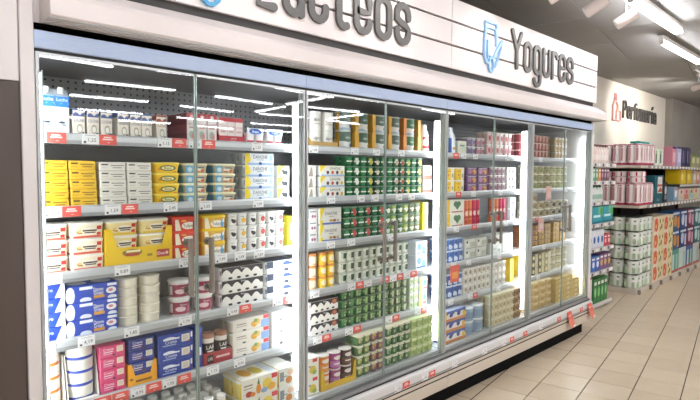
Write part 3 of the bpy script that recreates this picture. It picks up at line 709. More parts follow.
p = P_sleeve(.19, .12, .066, '#eef1f4', F=[('r',.0,.25,.45,1,'#2c3a58'),('w',.62,1,.6,.72,.2,1,'#2c4a86'),('e',.75,.2,.1,.14,'#22304c')], T=[('r',0,1,0,1,'#2c3a58')], pot='#d6dade', potF=[('r',0,1,.4,.9,'#6c7482')])
blk(p, [1.19], 4, 3, 'white yogurt pack with navy corners beside the lamp', 'yogurt', 'yogurt_pack', 'navy cornered packs')
# -- fifth shelf
p = P_round(.05, .055, '#efe6d6', '#f3ede2', F=[('r',0,1,.0,.24,'#d8772a')], lidh=.1, taper=.97)
blk(p, [.062], 5, 4, 'white cheese tub with orange band', 'cheese', 'cheese_tub', 'orange banded tubs', z=SURF[5]+.003)
p = P_round(.053, .055, '#e9e6da', '#efece2', F=[('r',0,1,.0,.24,'#2f47a8')], lidh=.1, taper=.97)
blk(p, [.187], 5, 4, 'white cheese tub with blue band', 'cheese', 'cheese_tub', 'blue banded tubs', z=SURF[5]+.003)
tray('display_tray', 'white cardboard tray around orange banded cheese tubs', .008, .118, 5, .012, .19, .12, '#efebe2')
tray('display_tray', 'white cardboard tray around blue banded cheese tubs', .128, .246, 5, .012, .19, .12, '#efebe4')
def philly(c, w, h, brand='Crema', pic='#efe6d6'):
    return P_box(w, .10, h, c, F=[('t',brand,.34,.70,.22,'#f4eef2',.4),('r',.14,.52,.42,.5,'#e9d5e2'),('r',.14,.48,.26,.32,'#d9c2d4'),('r',.66,.92,.35,.85,pic),('r',.70,.88,.45,.78,'#dcd0bb'),('e',.55,.16,.07,.09,'#6a2038')], T=[('r',.1,.9,.1,.9,c)])
blk(philly('#d9477a', .105, .0505, pic='#ecdcc0'), [.305], 5, 4, 'pink cream cheese box', 'cheese', 'cheese_box', 'pink cheese boxes', z=SURF[5]+.0012)
blk(philly('#243b8c', .115, .0505, pic='#d9dcd8'), [.432], 5, 4, 'navy cream cheese box in yellow tray', 'cheese', 'cheese_box', 'navy cheese boxes in tray', z=SURF[5]+.0012, y=YF+.004)
tray('display_tray', 'amber yellow cut-out tray around navy cheese boxes', .368, .496, 5, .045, .10, .11, '#efa81f', [('r',.25,.8,.35,.55,'#7a5414'),('r',.05,.15,.6,.8,'#7a5414')], notch=.03)
p = P_box(.17, .11, .0645, '#23429f', F=[('w',.14,.60,.58,.66,.14,1,'#e9eef6'),('t','Crema',.36,.44,.22,'#f4f6fb',.36),('r',.12,.5,.18,.26,'#9fb2e0'),('r',.66,.9,.28,.82,'#e6e1d6'),('r',.70,.86,.36,.74,'#d2cbbd'),('e',.88,.28,.03,.07,'#c0392f'),('r',.93,.98,.5,.9,'#f4f6fb')], T=[('r',.05,.95,.05,.95,'#2b4cae')])
blk(p, [.59], 5, 3, 'large royal blue cream cheese box', 'cheese', 'cheese_box', 'large blue cheese boxes')
p = P_box(.04, .1, .2, '#2546a4', F=[('p',[(0,.8),(1,1),(1,.9),(0,.7)],'#3f63c4'),('r',.2,.8,.3,.5,'#dfe6f4')])
blk(p, [.703], 5, 1, 'slim upright blue cheese pouch', 'cheese', 'cheese_pouch', rot=.1)
p = P_round(.034, .15, '#efe6dc', '#a8785a', F=[('r',0,1,.36,.82,'#26211f'),('t','LAB',.5,.66,.14,'#efe6dc',.4),('r',.36,.64,.48,.53,'#efe6dc')], taper=.97, lidh=.14, lidpart='cap')
blk(p, [.772, .846], 5, 1, 'cream mousse jar with black label and tan cap', 'dessert', 'mousse_jar', 'mousse jars in the red tray', y=YF+.004, z=SURF[5]+.0012)
tray('display_tray', 'dark red tray holding two mousse jars', .732, .887, 5, .062, .075, .09, '#a83038', [('r',.1,.32,.15,.8,'#1f1a1b'),('t','LAB',.21,.5,.28,'#e8d8d4',.16),('r',.42,.9,.45,.62,'#e3b9b6')])
p = P_sleeve(.24, .13, .0635, '#efe9df', F=[('r',.1,.36,.55,.63,'#a08f80'),('r',.1,.38,.38,.44,'#b3a596'),('e',.58,.4,.09,.26,'#e8a93c'),('e',.67,.56,.08,.24,'#f0c46a'),('e',.62,.66,.06,.16,'#8fa85a'),('r',.78,1,.0,.62,'#8fb0e0'),('r',.84,.99,.68,.98,'#d8475a'),('e',.3,.06,.05,.09,'#3a3a3e')], T=[('r',0,1,0,1,'#e6dfd4')], pot='#cfc8bb')
blk(p, [1.005], 5, 3, 'white peach yogurt pack with pink corner', 'yogurt', 'yogurt_pack', 'peach yogurt packs')
p = P_box(.15, .13, .0635, '#f4f4f2', F=[('e',.42,.24,.08,.14,'#55585e'),('r',.2,.7,.6,.68,'#d9dcde')])
blk(p, [1.21], 5, 3, 'plain white yogurt box glaring beside the lamp', 'yogurt', 'yogurt_box', 'white yogurt boxes')
# -- deck
p = P_bottle(.031, .15, '#e6e3dc', '#f0eee8', F=[('r',0,1,.2,.7,'#b9c0b4')], neck=.7, capr=.75)
n = 0
for r_ in range(4):
    for c_ in range(7):
        inst(p, 'drinking_yogurt', f'small white-capped drinking yogurt, {ORD[c_]} across, row {ORD[r_]} from the glass', 'yogurt', (.40+c_*.067+(.012 if r_ % 2 else 0), .10+r_*.068, SURF[6]), 0, 'white-capped bottles')
p = P_sleeve(.24, .17, .098, '#efeadd', F=[('r',.06,.3,.62,.7,'#a08f80'),('r',.06,.3,.48,.54,'#b7a99a'),('e',.46,.35,.07,.26,'#e3932f'),('p',[(.42,.6),(.46,.95),(.5,.6)],'#3f8a4a'),('e',.2,.2,.09,.15,'#c44f42'),('e',.7,.5,.14,.3,'#efd45c'),('e',.62,.2,.1,.14,'#8fb0d8'),('r',.82,.98,.7,.95,'#d23b47'),('e',.82,.3,.12,.2,'#e9b23e'),('e',.3,.15,.07,.12,'#e28b3a')], T=[('e',.3,.5,.15,.3,'#e6a83a'),('e',.6,.5,.15,.3,'#d9c24a'),('r',.8,1,0,1,'#cfd6dc')], L=[('r',0,1,0,1,'#f0cf2e'),('r',.5,.85,.15,.5,'#c25a3a')], pot='#e9d678')
blk(p, [1.045], 6, 2, 'large fruit salad yogurt pack with pineapple picture', 'yogurt', 'yogurt_pack', 'large fruit packs', y=.115)
p = P_sleeve(.13, .17, .098, '#efeee6', F=[('e',.6,.3,.2,.2,'#d98f4a'),('r',.06,.3,.3,.8,'#8f97a0'),('e',.7,.7,.2,.16,'#e9c6a8'),('r',.1,.5,.5,.56,'#9a9a98')], T=[('r',0,1,0,1,'#e5e3da')], L=[('r',0,1,0,1,'#f0cf2e')], pot='#c6ccd2')
blk(p, [1.225], 6, 2, 'white fruit yogurt pack with yellow end at the first post', 'yogurt', 'yogurt_pack', 'yellow-ended packs', y=.115)

# ================================================================== PRODUCTS, BAY TWO
p = P_round(.044, .105, '#ece9e3', '#e8e6e0', F=[('t','alpro',.45,.6,.2,'#2b2b2b',.28),('r',.3,.6,.3,.36,'#b9b3a8'),('e',.75,.3,.08,.1,'#a8b58c')], taper=.95, lidh=.08)
blk(p, [1.362, 1.467, 1.558], 1, 2, 'white plant yogurt tub with black lettering', 'yogurt', 'yogurt_tub', 'plain plant yogurt tubs', z=SURF[1]+.001, y=YF+.003)
tray('display_tray', 'tan kraft tray under white plant yogurt tubs', 1.415, 1.610, 1, .036, .06, .09, '#c7a263')
def plant(side, top, acc):
    return P_round(.052, .114, '#efeeea', '#cfd6cf', F=[('r',0,1,.46,1,top),('e',.5,.62,.26,.2,top),('t','alpro',.5,.68,.13,'#e9eee6',.26),('r',.0,.17,0,1,side),('e',.66,.24,.1,.12,acc),('w',.2,1,.0,.06,.1,2,'#a9c4d8')], taper=.95, lidh=.07, span=3.5)
vs = [('#d9a63e','#5c7264','#3c6a9a'), ('#d9a63e','#4f6b5a','#d9b04a'), ('#e0a63a','#566a5e','#4f6fb0'), ('#df8a3c','#5f6f66','#5a3a52'), ('#e2b052','#3f7a56','#6a4a3a')]
ds = ['blue print', 'almond print', 'orange panel and blueberry print', 'dark berry print', 'bright green band']
for i, (v, d_) in enumerate(zip(vs, ds)):
    blk(plant(*v), [1.70+i*.152], 1, 2, f'grey-green and white plant yogurt tub with {d_}', 'yogurt', 'yogurt_tub', 'green plant yogurt tubs')
    card = thing('divider_card', f'kraft yellow shelf card beside plant yogurt tub with {d_}', 'card', (1.70+i*.152+.0755, YF+.002, SURF[1]+.0006)); obj('card_sheet', MB().prism([(-.015,0),(.017,0),(.018,.1),(.011,.115),(.017,.225),(-.014,.225),(-.009,.115),(-.016,.1)], .0, .09, mat(v[0])), card)
p = P_bottle(.036, .2, '#f4f3f1', '#f2f0ee', F=[('r',.2,.8,.2,.36,'#d8443f'),('r',.2,.8,.75,.9,'#d8443f'),('r',.3,.7,.8,.84,'#ffffff')], neck=.55, capr=.6)
blk(p, [2.475], 1, 1, 'white drinking yogurt bottle with red labels', 'yogurt', 'yogurt_bottle')
# second shelf
p = P_box(.085, .12, .062, '#ebe6dd', F=[('p',[(.3,0),(.5,.8),(.62,.85),(.7,0)],'#a2988c'),('r',.1,.3,.6,.75,'#c9bfae')])
blk(p, [1.405], 2, 3, 'off-white yogurt box with grey bottle drawing', 'yogurt', 'yogurt_box', 'grey drawing boxes')
p = P_sleeve(.215, .12, .062, '#edeae2', F=[('p',[(0,.35),(.22,.95),(.22,1),(0,1)],'#efd42c'),('t','DANONE',.60,.74,.24,'#1b1f28',.42),('r',0.05,1,0,.16,'#a3bcdc')]+[('e',.3+.19*k,.36,.055,.17,c) for k, c in enumerate(('#5f3f52','#c44a42','#4a3a3a','#e0b64a'))], T=[('r',0,1,0,1,'#e2e4e4')], pot='#dfe3e6')
blk(p, [1.575], 2, 3, 'assorted fruit yogurt pack with yellow corner', 'yogurt', 'yogurt_pack', 'assorted fruit packs')
def act(c, band, acc=None, base='#e9ece2', n=0):
    F = [('r',0,1,.38,.55,base),('e',.5,.72,.3,.2,band),('r',.2,.8,.08,.18,'#2f8a52')]
    if acc: F += [('e',.62,.36,.32,.3,acc)]
    return (c, F)
G1, G2 = '#146a3a', '#1c7a46'
green = [P_pots([act(G1,'#2f9a5e'), act(G1,'#e9ede6','#e4e8de')], .062, .0615, 2, '#5f8468'), P_pots([act(G2,'#2f9a5e'), act('#1d6a4a','#d5c84a','#c9c24a')], .062, .0615, 2, '#5f8468'),
         P_pots([act('#12402a','#3a7a5a','#d6cdbf'), act(G1,'#57a36c','#b99a8c')], .062, .0615, 2, '#5f8468'), P_pots([act(G1,'#3fa86a'), act('#176a44','#cdd6c8','#c8a88c')], .062, .0615, 2, '#5f8468'), P_pots([act('#1b5a3a','#9ac07a','#a8463c'), act(G2,'#7fae5c','#c2c65a')], .062, .0615, 2, '#5f8468')]
gd = ['dark green yogurt pack with white pear print on second shelf', 'green yogurt pack with lime print next to pear print packs', 'blackish green yogurt pack with muesli print on second shelf', 'green yogurt pack with walnut print on second shelf', 'green yogurt pack with fig print on second shelf', 'green yogurt pack with lime print beside kefir boxes']
blk([green[0], green[1], green[2], green[3], green[4], green[1]], [1.7455+.1236*i for i in range(6)], 2, 4, gd, 'yogurt', 'yogurt_pack', 'green yogurt packs on second shelf')
p = P_box(.10, .12, .1, '#f2dcd6', F=[('r',0,1,0,.3,'#e8705f'),('t','Kefir',.5,.7,.16,'#d8604f',.6),('r',.2,.8,.42,.5,'#e9a99e')])
blk(p, [2.4785], 2, 2, 'salmon and white kefir box', 'kefir', 'kefir_box', 'salmon kefir boxes')
# third shelf
p = P_box(.09, .12, .066, '#ece8e4', F=[('r',0,.3,.2,1,'#8fb7c4'),('r',.4,.9,.7,.8,'#8a8a92'),('e',.6,.34,.1,.14,'#c46a7a'),('e',.8,.34,.08,.12,'#7a6a9a')], part='sleeve')
blk(p, [1.41], 3, 3, 'white yogurt box with teal edge', 'yogurt', 'yogurt_box', 'teal edged boxes')
p = P_sleeve(.19, .12, .1, '#dcdad4', F=[('p',[(0,.3),(.2,.9),(.2,1),(0,1)],'#f0d629'),('r',0,.14,0,.3,'#f0d629'),('t','DANONE',.5,.66,.18,'#12161e',.56),('r',.4,.62,.46,.5,'#8a8d90'),('r',.1,1,0,.13,'#4c68a8'),('e',.5,.24,.08,.08,'#c9923c'),('e',.66,.24,.08,.08,'#8a5a3a'),('e',.82,.24,.06,.08,'#b9a06a')], T=[('r',0,1,0,1,'#cfd0cd')], pot='#e3e3de')
blk(p, [1.56], 3, 2, 'large grey and yellow cereal yogurt pack', 'yogurt', 'yogurt_pack', 'large grey yogurt packs')
sb = [P_pots([act('#175f38','#2f9a5e'), act('#1b6a40','#c2453e','#c94b42')], .066, .0605, 2, '#6f9074'), P_pots([act('#1a6a44','#49a070'), act('#215f3c','#d9635a','#c24a40')], .066, .0605, 2, '#6f9074'), P_pots([act('#1f6a44','#49a070'), act('#1b6a40','#c2453e','#c9574a')], .066, .0605, 2, '#6f9074'),
      P_pots([act('#5f9a6a','#2f6a3e','#e9ede0','#eef2e4'), act('#8fb36a','#b9cc5a','#eef0e4','#eef2e4')], .066, .0605, 2, '#6f9074'), P_pots([act('#3f7a52','#2f6a3e','#e9ede0','#eef2e4'), act('#a9bf5a','#c9d66a','#eef0e4','#eef2e4')], .066, .0605, 2, '#6f9074'), P_pots([act('#8f9a72','#4f6a3e','#e0dcc8','#eee9dc'), act('#9aa07a','#7a8a5a','#e0dcc8','#eee9dc')], .066, .0605, 2, '#6f9074')]
sd = ['dark green strawberry yogurt pack next to grey packs', 'mid green strawberry yogurt pack near the door seam', 'green strawberry yogurt pack behind the door handles', 'pale green apple yogurt pack beside strawberry packs', 'green and lime apple yogurt pack on third shelf', 'olive beige muesli yogurt pack on third shelf']
blk(sb, [1.725+.124*i for i in range(6)], 3, 3, sd, 'yogurt', 'yogurt_pack', 'green yogurt packs on third shelf')
p = P_box(.06, .12, .2, '#f3df2a', F=[('r',.5,1,0,1,'#f6f4ea'),('r',.1,.4,.3,.6,'#e7c41c')])
blk(p, [2.46], 3, 1, 'tall yellow and white yogurt box near second post', 'yogurt', 'yogurt_box')
# fourth shelf
def jar(c, lid): return P_round(.0285, .069, c, lid, F=[('r',0,1,.86,1,'#d9863a'),('e',.5,.5,.22,.26,'#efe0c2'),('r',.3,.7,.12,.2,'#d9a24a')], taper=.95, lidh=.08, seg=14)
blk([jar('#e6cfb0','#d9863a'), jar('#e9d3b8','#d9863a'), jar('#f1c91e','#e0953a'), jar('#f4d01f','#e0953a')], [1.372, 1.436, 1.512, 1.576], 4, 3, ['cream custard jar nearest the post', 'cream custard jar beside yellow jars', 'yellow custard jar beside cream jars', 'yellow custard jar beside white-green packs'], 'dessert', 'custard_jar', 'custard jars')
zero = lambda dk, tint: P_pots([('#e6e8dc', [('r',.45,.95,.2,.85,dk),('r',.05,.4,.3,.75,tint),('r',.05,.35,.82,.9,'#8a9a86')]), ('#e9eae0', [('r',.5,1,.18,.85,dk),('r',.08,.42,.25,.7,tint)])], .068, .064, 2, '#bcc4b2')
blk([zero('#2a4a38','#cfdcc0'), zero('#33523e','#d9d6c6'), zero('#3a4a36','#d6e0c6'), zero('#42523a','#dcdccc'), zero('#2c5040','#cfd8c4')], [1.70+.1295*i for i in range(5)], 4, 3, ['white-green fat-free yogurt pack beside yellow custard jars', 'white-green fat-free yogurt pack, second from custard jars', 'white-green fat-free yogurt pack behind door handles', 'white-green fat-free yogurt pack past the door handles', 'white-green fat-free yogurt pack beside blue boxes'], 'yogurt', 'yogurt_pack', 'white-green yogurt packs')
p = P_box(.13, .12, .098, '#e6eef6', F=[('e',.3,.6,.2,.25,'#3f7fc4'),('e',.7,.4,.2,.25,'#5a94d0'),('e',.55,.8,.08,.1,'#d8523f'),('r',.1,.9,.1,.2,'#2f62b0')])
blk(p, [2.425], 4, 2, 'white and blue probiotic box above red tag', 'yogurt', 'yogurt_box', 'blue probiotic boxes')
# fifth shelf
blk(cowpack(.235, '#22242c', [('e',.84,.72,.1,.24,'#9a4a34'),('e',.84,.74,.06,.14,'#c47a52')]), [1.515], 5, 3, 'black and white peaked pack with brown chocolate disc', 'yogurt', 'yogurt_pack', 'chocolate peaked packs')
dk = lambda a, b: P_pots([(a, [('r',.1,.45,.1,.95,b),('r',.5,.95,.6,.9,'#7a9a62'),('e',.7,.3,.18,.2,'#9ab87a')]), (a, [('r',.4,.8,.0,1,b),('e',.2,.6,.14,.2,'#8fb070')])], .055, .0625, 2, '#5f7f58')
blk([dk('#1f5a34','#3f8a4a'), dk('#24603a','#8fb468'), dk('#2c5a36','#a8bf84'), dk('#3a5a3a','#b4b88c'), dk('#56704a','#c9cfae')], [1.705+.127*i for i in range(5)], 5, [4,4,4,4,4], ['deep green fruit yogurt pack next to chocolate peaked packs', 'leaf green fruit yogurt pack on fifth shelf', 'green and sage yogurt pack near the door seam', 'olive green yogurt pack on fifth shelf', 'sage and beige yogurt pack on fifth shelf'], 'yogurt', 'yogurt_pack', 'green yogurt packs on fifth shelf')
p = P_pots([('#e4eed8', [('e',.5,.5,.3,.3,'#8fc45a')]), ('#e9f0dc', [('e',.5,.5,.3,.3,'#a4cf62')])], .055, .05)
blk(p, [2.345], 5, 4, 'very pale lime yogurt pack', 'yogurt', 'yogurt_pack', 'pale lime packs')
p = P_box(.085, .12, .105, '#e9eef4', F=[('r',0,.3,0,1,'#f0cf2a'),('e',.65,.6,.22,.22,'#3f7fc4'),('r',.4,.95,.15,.3,'#d8523f')])
blk(p, [2.45], 5, 2, 'white blue and yellow probiotic box by second post', 'yogurt', 'yogurt_box', 'yellow-edged probiotic boxes')
# deck
p = P_sleeve(.105, .15, .105, '#edeadf', F=[('r',.45,.85,.74,.92,'#d23b47'),('e',.45,.35,.3,.22,'#dcc24a'),('e',.6,.2,.2,.12,'#9ab05a'),('r',.1,.3,.5,.6,'#a8a8a0')], T=[('r',0,1,0,1,'#e5e3da')], pot='#b9c0c6')
blk(p, [1.40], 6, 2, 'white fruit yogurt pack with red badge on the deck', 'yogurt', 'yogurt_pack', 'red badge packs', y=.1)
def tall(c, b2): return P_round(.041, .098, c, '#d9d3cc', F=[('r',.1,.9,.1,.5,b2),('e',.5,.72,.22,.14,'#e9e0da'),('r',.3,.7,.28,.36,'#e9e0da')], taper=.9, lidh=.08, span=3.4)
blk([tall('#e0812f','#e69a4a'), tall('#9a3f7e','#b878b0'), tall('#4a2c28','#6a4a3a')], [1.505, 1.596, 1.688], 6, 2, ['orange dessert tub in yellow tray', 'purple dessert tub in yellow tray', 'dark brown dessert tub in yellow tray'], 'dessert', 'dessert_tub', 'dessert tubs in the yellow tray', y=.106, z=SURF[6]+.001)
tray('display_tray', 'mustard yellow tray holding three coloured dessert tub stacks', 1.404, 1.68, 6, .035, .12, .12, '#d9b024', notch=.03, y=.0385)
fp = lambda a, b, c: P_pots([(a, [('e',.5,.5,.38,.34,b),('e',.6,.4,.2,.2,c),('r',0,1,.86,1,'#dfe2cc')]), (a, [('e',.45,.5,.38,.34,c),('e',.3,.4,.2,.2,b),('r',0,1,.86,1,'#dfe2cc')])], .063, .062, 2, '#e3e0c4')
blk([fp('#4f7a4a','#c9c68a','#a8b46a'), fp('#7a5a6a','#c9a04a','#a86a72')], [1.815, 1.945], 6, 4, ['green fruit print yogurt pack on the deck', 'plum and amber fruit print yogurt pack on the deck'], 'yogurt', 'yogurt_pack', 'fruit print packs on the deck', y=.1)
blk([fp('#2f6a3e','#a9b890','#4a7a4e'), fp('#3a6a42','#b4bf9a','#57804f')], [2.085, 2.212], 6, 4, ['forest green yogurt pack on the deck beside the seam', 'forest green yogurt pack on the deck beside light green packs'], 'yogurt', 'yogurt_pack', 'forest green packs on the deck', y=.1)
lp = P_pots([('#b9c88a', [('e',.5,.45,.36,.3,'#8fae5a'),('r',0,1,.8,1,'#dbe4b4')]), ('#bccb90', [('e',.5,.45,.36,.3,'#9ab866'),('r',0,1,.8,1,'#dbe4b4')])], .063, .062, 2, '#d9e6b0')
blk(lp, [2.345, 2.473], 6, 4, 'light lime green yogurt pack on the deck', 'yogurt', 'yogurt_pack', 'light lime packs', y=.1)

# ================================================================== PRODUCTS, BAY THREE
def pp(cols, h=.062, w=.062, lid='#e6e4de'): return P_pots([(c, [('e',.5,.5,.34,.3,a),('r',.15,.85,.8,.9,b)]) for c, a, b in cols], h, w, 2, lid)
p = P_bottle(.036, .2, '#e9ecf0', '#d7d9dc', F=[('r',.1,.9,.1,.85,'#dfe6ee'),('r',.0,.3,0,1,'#3f62a8'),('e',.5,.3,.15,.1,'#e0a83a')], neck=.5, capr=.55)
blk(p, [2.715, 2.80], 1, 1, 'white drinking yogurt bottle with blue stripe', 'yogurt', 'yogurt_bottle', 'blue stripe bottles')
p = P_box(.11, .1, .105, '#e6e4d4', F=[('r',.1,.9,.2,.8,'#d9dcc4'),('r',.2,.7,.6,.7,'#7a8a9a')])
blk(p, [2.91], 1, 1, 'pale square yogurt box on top shelf behind bottles', 'yogurt', 'yogurt_box')
blk([pp([('#8a7f9a','#6a5a8a','#d9d4e0'), ('#a894a6','#7a6a92','#e4dfe6')], .068), pp([('#a88a98','#c46a7a','#e6dfe2'), ('#c0a4ac','#b45a6a','#ece6e8')], .068)], [3.04, 3.17], 1, 2, ['lilac yogurt pack on top shelf', 'mauve yogurt pack on top shelf'], 'yogurt', 'yogurt_pack', 'lilac packs on top shelf')
blk([pp([('#e6c9c9','#b8404e','#f2e6e4'), ('#ead2d0','#c2525c','#f4eae8')], .098, .062), pp([('#e9cccc','#a8323e','#f4e6e4'), ('#f0e0de','#b8404e','#f4eeec')], .098, .062)], [3.33, 3.46, 3.60], 1, [2, 2, 2], ['pink and red yogurt pack near the door seam', 'pink and red yogurt pack on top shelf', 'pink and red yogurt pack near the lamp'], 'yogurt', 'yogurt_pack', 'pink packs on top shelf')
p = P_tub(.125, .12, .095, '#e9c22e', '#ece6d8', F=[('r',.0,.6,0,1,'#ebc326'),('r',.6,1,0,1,'#e8e4d6'),('e',.3,.45,.1,.12,'#c98f2a'),('e',.8,.4,.12,.2,'#9fae8c'),('r',.1,.5,.75,.82,'#b88a1a')], taper=.92, lidh=.12)
blk(p, [2.76, 2.89], 2, 2, 'large yellow and white yogurt tub', 'yogurt', 'yogurt_tub', 'large yellow tubs')
pu = lambda a, b: P_box(.145, .12, .064, a, F=[('e',.3,.5,.2,.32,b),('e',.7,.45,.2,.3,'#d9a24a'),('r',.1,.9,.82,.92,'#cfc0d4'),('e',.55,.3,.12,.2,'#a8486a')])
blk([pu('#6a4a72','#a87aa0'), pu('#73507a','#b98ab0')], [3.045, 3.20], 2, 3, ['dark purple berry yogurt pack', 'dark purple berry yogurt pack at the door seam'], 'yogurt', 'yogurt_pack', 'dark purple packs')
blk([pp([('#a87a92','#6a4a5a','#e0d0d8'), ('#b08a9c','#5f4450','#e4d8dc')], .066), pp([('#b490a0','#7a5262','#e6dade'), ('#b898a4','#6a4a56','#e6dade')], .066)], [3.37, 3.50], 2, 3, ['mauve yogurt pack behind the door edge', 'mauve yogurt pack next to white packs'], 'yogurt', 'yogurt_pack', 'mauve packs')
p = P_box(.15, .12, .066, '#eef0ee', F=[('e',.3,.5,.1,.2,'#3a3f46'),('e',.65,.5,.14,.2,'#4a4f56')])
blk(p, [3.66], 2, 3, 'white yogurt pack with black spots near third post', 'yogurt', 'yogurt_pack', 'black spotted packs')
p = P_box(.24, .12, .104, '#e9e6da', F=[('r',0,.2,0,1,'#e6bc2e'),('e',.52,.66,.12,.2,'#4f7a52'),('e',.68,.66,.12,.2,'#4f7a52'),('p',[(.41,.62),(.79,.62),(.6,.22)],'#4f7a52'),('r',.3,.9,.06,.14,'#a86a5a')])
blk(p, [2.83], 3, 2, 'white and yellow yogurt pack with green heart', 'yogurt', 'yogurt_pack', 'green heart packs')
def slim(c, b): return P_round(.0265, .205, c, '#e9d9d0', F=[('r',0,1,.3,.36,b),('r',0,1,.62,.66,b),('e',.5,.48,.2,.1,'#f2dccc'),('e',.5,.15,.2,.08,b)], taper=.96, lidh=.05, seg=12)
blk([slim('#e6744a','#c9463a'), slim('#ea8a4a','#d0583a'), slim('#d83a5e','#b82a4e'), slim('#d6365a','#b0284a')], [2.985+.056*i for i in range(4)], 3, 1, ['orange smoothie tube nearest heart packs', 'orange smoothie tube beside pink tubes', 'pink smoothie tube beside orange tubes', 'pink smoothie tube nearest door seam'], 'drink', 'smoothie_tube', 'smoothie tubes left of seam')
blk([slim('#e0784a','#c9463a'), slim('#e68a52','#d0583a'), slim('#e0406a','#b82a4e'), slim('#e23a72','#b0284a')], [3.385+.057*i for i in range(4)], 3, 1, ['orange smoothie tube behind the door handles', 'orange smoothie tube just past the door handles', 'magenta smoothie tube past the door handles', 'magenta smoothie tube beside white packs'], 'drink', 'smoothie_tube', 'smoothie tubes right of seam')
p = P_box(.13, .12, .1, '#eceeec', F=[('r',0,.35,0,1,'#3a3c42'),('e',.65,.5,.14,.2,'#5a6068')])
blk(p, [3.675], 3, 2, 'white and black yogurt box beside magenta tubes', 'yogurt', 'yogurt_box', 'black edged boxes')
bl = lambda a: P_pots([(a, [('w',0,1,0,.3,.25,1,'#dfe8f2'),('e',.5,.7,.25,.2,'#1f3f8a')]), (a, [('w',0,1,0,.3,.25,1,'#cfdcee'),('e',.5,.7,.25,.2,'#2a4f9a')])], .092, .066, 2, '#c9d6ea')
blk(bl('#4a78c0'), [2.745, 2.88], 4, 2, 'blue and white yogurt pack on fourth shelf', 'yogurt', 'yogurt_pack', 'blue packs on fourth shelf')
p = P_box(.15, .12, .08, '#d9dad2', F=[('e',.25,.55,.14,.3,'#eceae4'),('e',.2,.7,.08,.14,'#2f3238'),('r',.5,.95,.2,.7,'#b9bca8'),('r',.05,.95,.05,.12,'#8f938c')])
blk(p, [3.04, 3.20], 4, 2, 'pale grey sheep yogurt pack', 'yogurt', 'yogurt_pack', 'grey sheep yogurt packs')
p = P_box(.17, .12, .08, '#f0f1ee', F=[('r',.1,.5,.5,.62,'#c9ccc6'),('e',.75,.4,.1,.16,'#b4b8ae')])
blk(p, [3.43, 3.62], 4, 2, 'plain white yogurt pack past the door handles', 'yogurt', 'yogurt_pack', 'plain white packs')
blk(bl('#37599a'), [2.745, 2.88], 5, 2, 'navy and white yogurt pack on fifth shelf', 'yogurt', 'yogurt_pack', 'navy packs on fifth shelf')
wp = pp([('#e2dcd0','#8f877c','#c9c1b4'), ('#e4dfd4','#857d72','#c9c1b4')], .066, .064)
blk(wp, [3.02+.1295*i for i in range(5)], 5, 3, 'beige natural yogurt pack on fifth shelf', 'yogurt', 'yogurt_pack', 'beige packs on fifth shelf')
p = P_box(.06, .12, .2, '#ecc82a', F=[('r',0,1,.2,.3,'#d8a81e'),('r',0,1,.6,.7,'#d8a81e')])
blk(p, [3.70], 5, 1, 'upright yellow yogurt box beside third post', 'yogurt', 'yogurt_box')
p = P_box(.27, .13, .078, '#3f5fae', F=[('r',0,.1,0,1,'#e0b83a'),('r',0,1,0,.3,'#d08a52'),('w',.1,1,.3,.5,.3,3,'#e6e4e0'),('e',.3,.6,.08,.2,'#2a459a'),('e',.65,.6,.08,.2,'#2a459a'),('e',.9,.5,.07,.3,'#e0b83a')], T=[('r',0,1,0,1,'#a8b0c8')])
blk(p, [2.80], 6, 3, 'blue and orange multipack on the deck', 'yogurt', 'yogurt_pack', 'blue orange multipacks', y=.1)
p = P_round(.065, .105, '#9fb2c4', '#dfe6ea', F=[('r',.2,.8,.2,.75,'#7f9ab8')], lidh=.1)
blk(p, [3.03, 3.17], 6, 2, 'bluish clear tub with pale lid on the deck', 'yogurt', 'yogurt_tub', 'bluish tubs', y=.1)
bp_ = pp([('#d9cfae','#b4a67c','#e6dfc4'), ('#dcd2b2','#b0a278','#e6dfc4')], .063, .066, '#e4ddc0')
blk(pp([('#8f6a44','#6a4a30','#c9ab84'), ('#946f48','#6f4f34','#c9ab84')], .063, .062, '#bfa27a'), [3.765], 6, 4, 'brown yogurt pack on the deck beside third post', 'yogurt', 'yogurt_pack', 'brown deck packs', y=.1)
blk(bp_, [3.36, 3.495, 3.63], 6, [4, 4, 4], 'cream beige yogurt pack on the deck', 'yogurt', 'yogurt_pack', 'cream packs on the deck', y=.1)
# ================================================================== PRODUCTS, BAY FOUR
rd = lambda a: pp([(a,'#c98a8a','#e0c4bc'), (a,'#d09a96','#e0c4bc')], .07, .066, '#d9b9ac')
blk([rd('#7e2f3a'), rd('#8a3a42'), rd('#9a5a4e'), rd('#a3705a')], [3.87+.14*i for i in range(4)], 1, 3, ['wine red dessert pack nearest third post', 'wine red dessert pack on top shelf', 'brick red dessert pack on top shelf', 'tan red dessert pack at the door seam'], 'dessert', 'dessert_pack', 'red packs bay four')
blk(pp([('#d8c4a0','#a88a5a','#e6dcc4'), ('#d6c09a','#a0804f','#e6dcc4')], .07, .066), [4.56, 4.70], 1, 3, 'beige dessert pack on top shelf of last bay', 'dessert', 'dessert_pack', 'beige packs bay four top')
cg = lambda a, b: P_round(.06, .072, a, '#e4dfd0', F=[('e',.5,.5,.2,.3,b),('r',.2,.8,.8,.9,'#8a8a6a')], lidh=.1, taper=.82, seg=14)
blk(cg('#b9b08a','#7a8052'), [4.0, 4.125, 4.25, 4.375], 2, 3, 'khaki cheese cup on second shelf of last bay', 'cheese', 'cheese_cup', 'khaki cups')
blk(cg('#d4d0ae','#a8b078'), [4.51, 4.635, 4.76], 2, 3, 'pale green cheese cup on second shelf of last bay', 'cheese', 'cheese_cup', 'pale green cups')
blk(cg('#cfc3a4','#8a7450'), [4.0, 4.13, 4.26, 4.39], 3, [3, 3, 2, 2], 'cream brown cheese cup on third shelf of last bay', 'cheese', 'cheese_cup', 'cream brown cups')
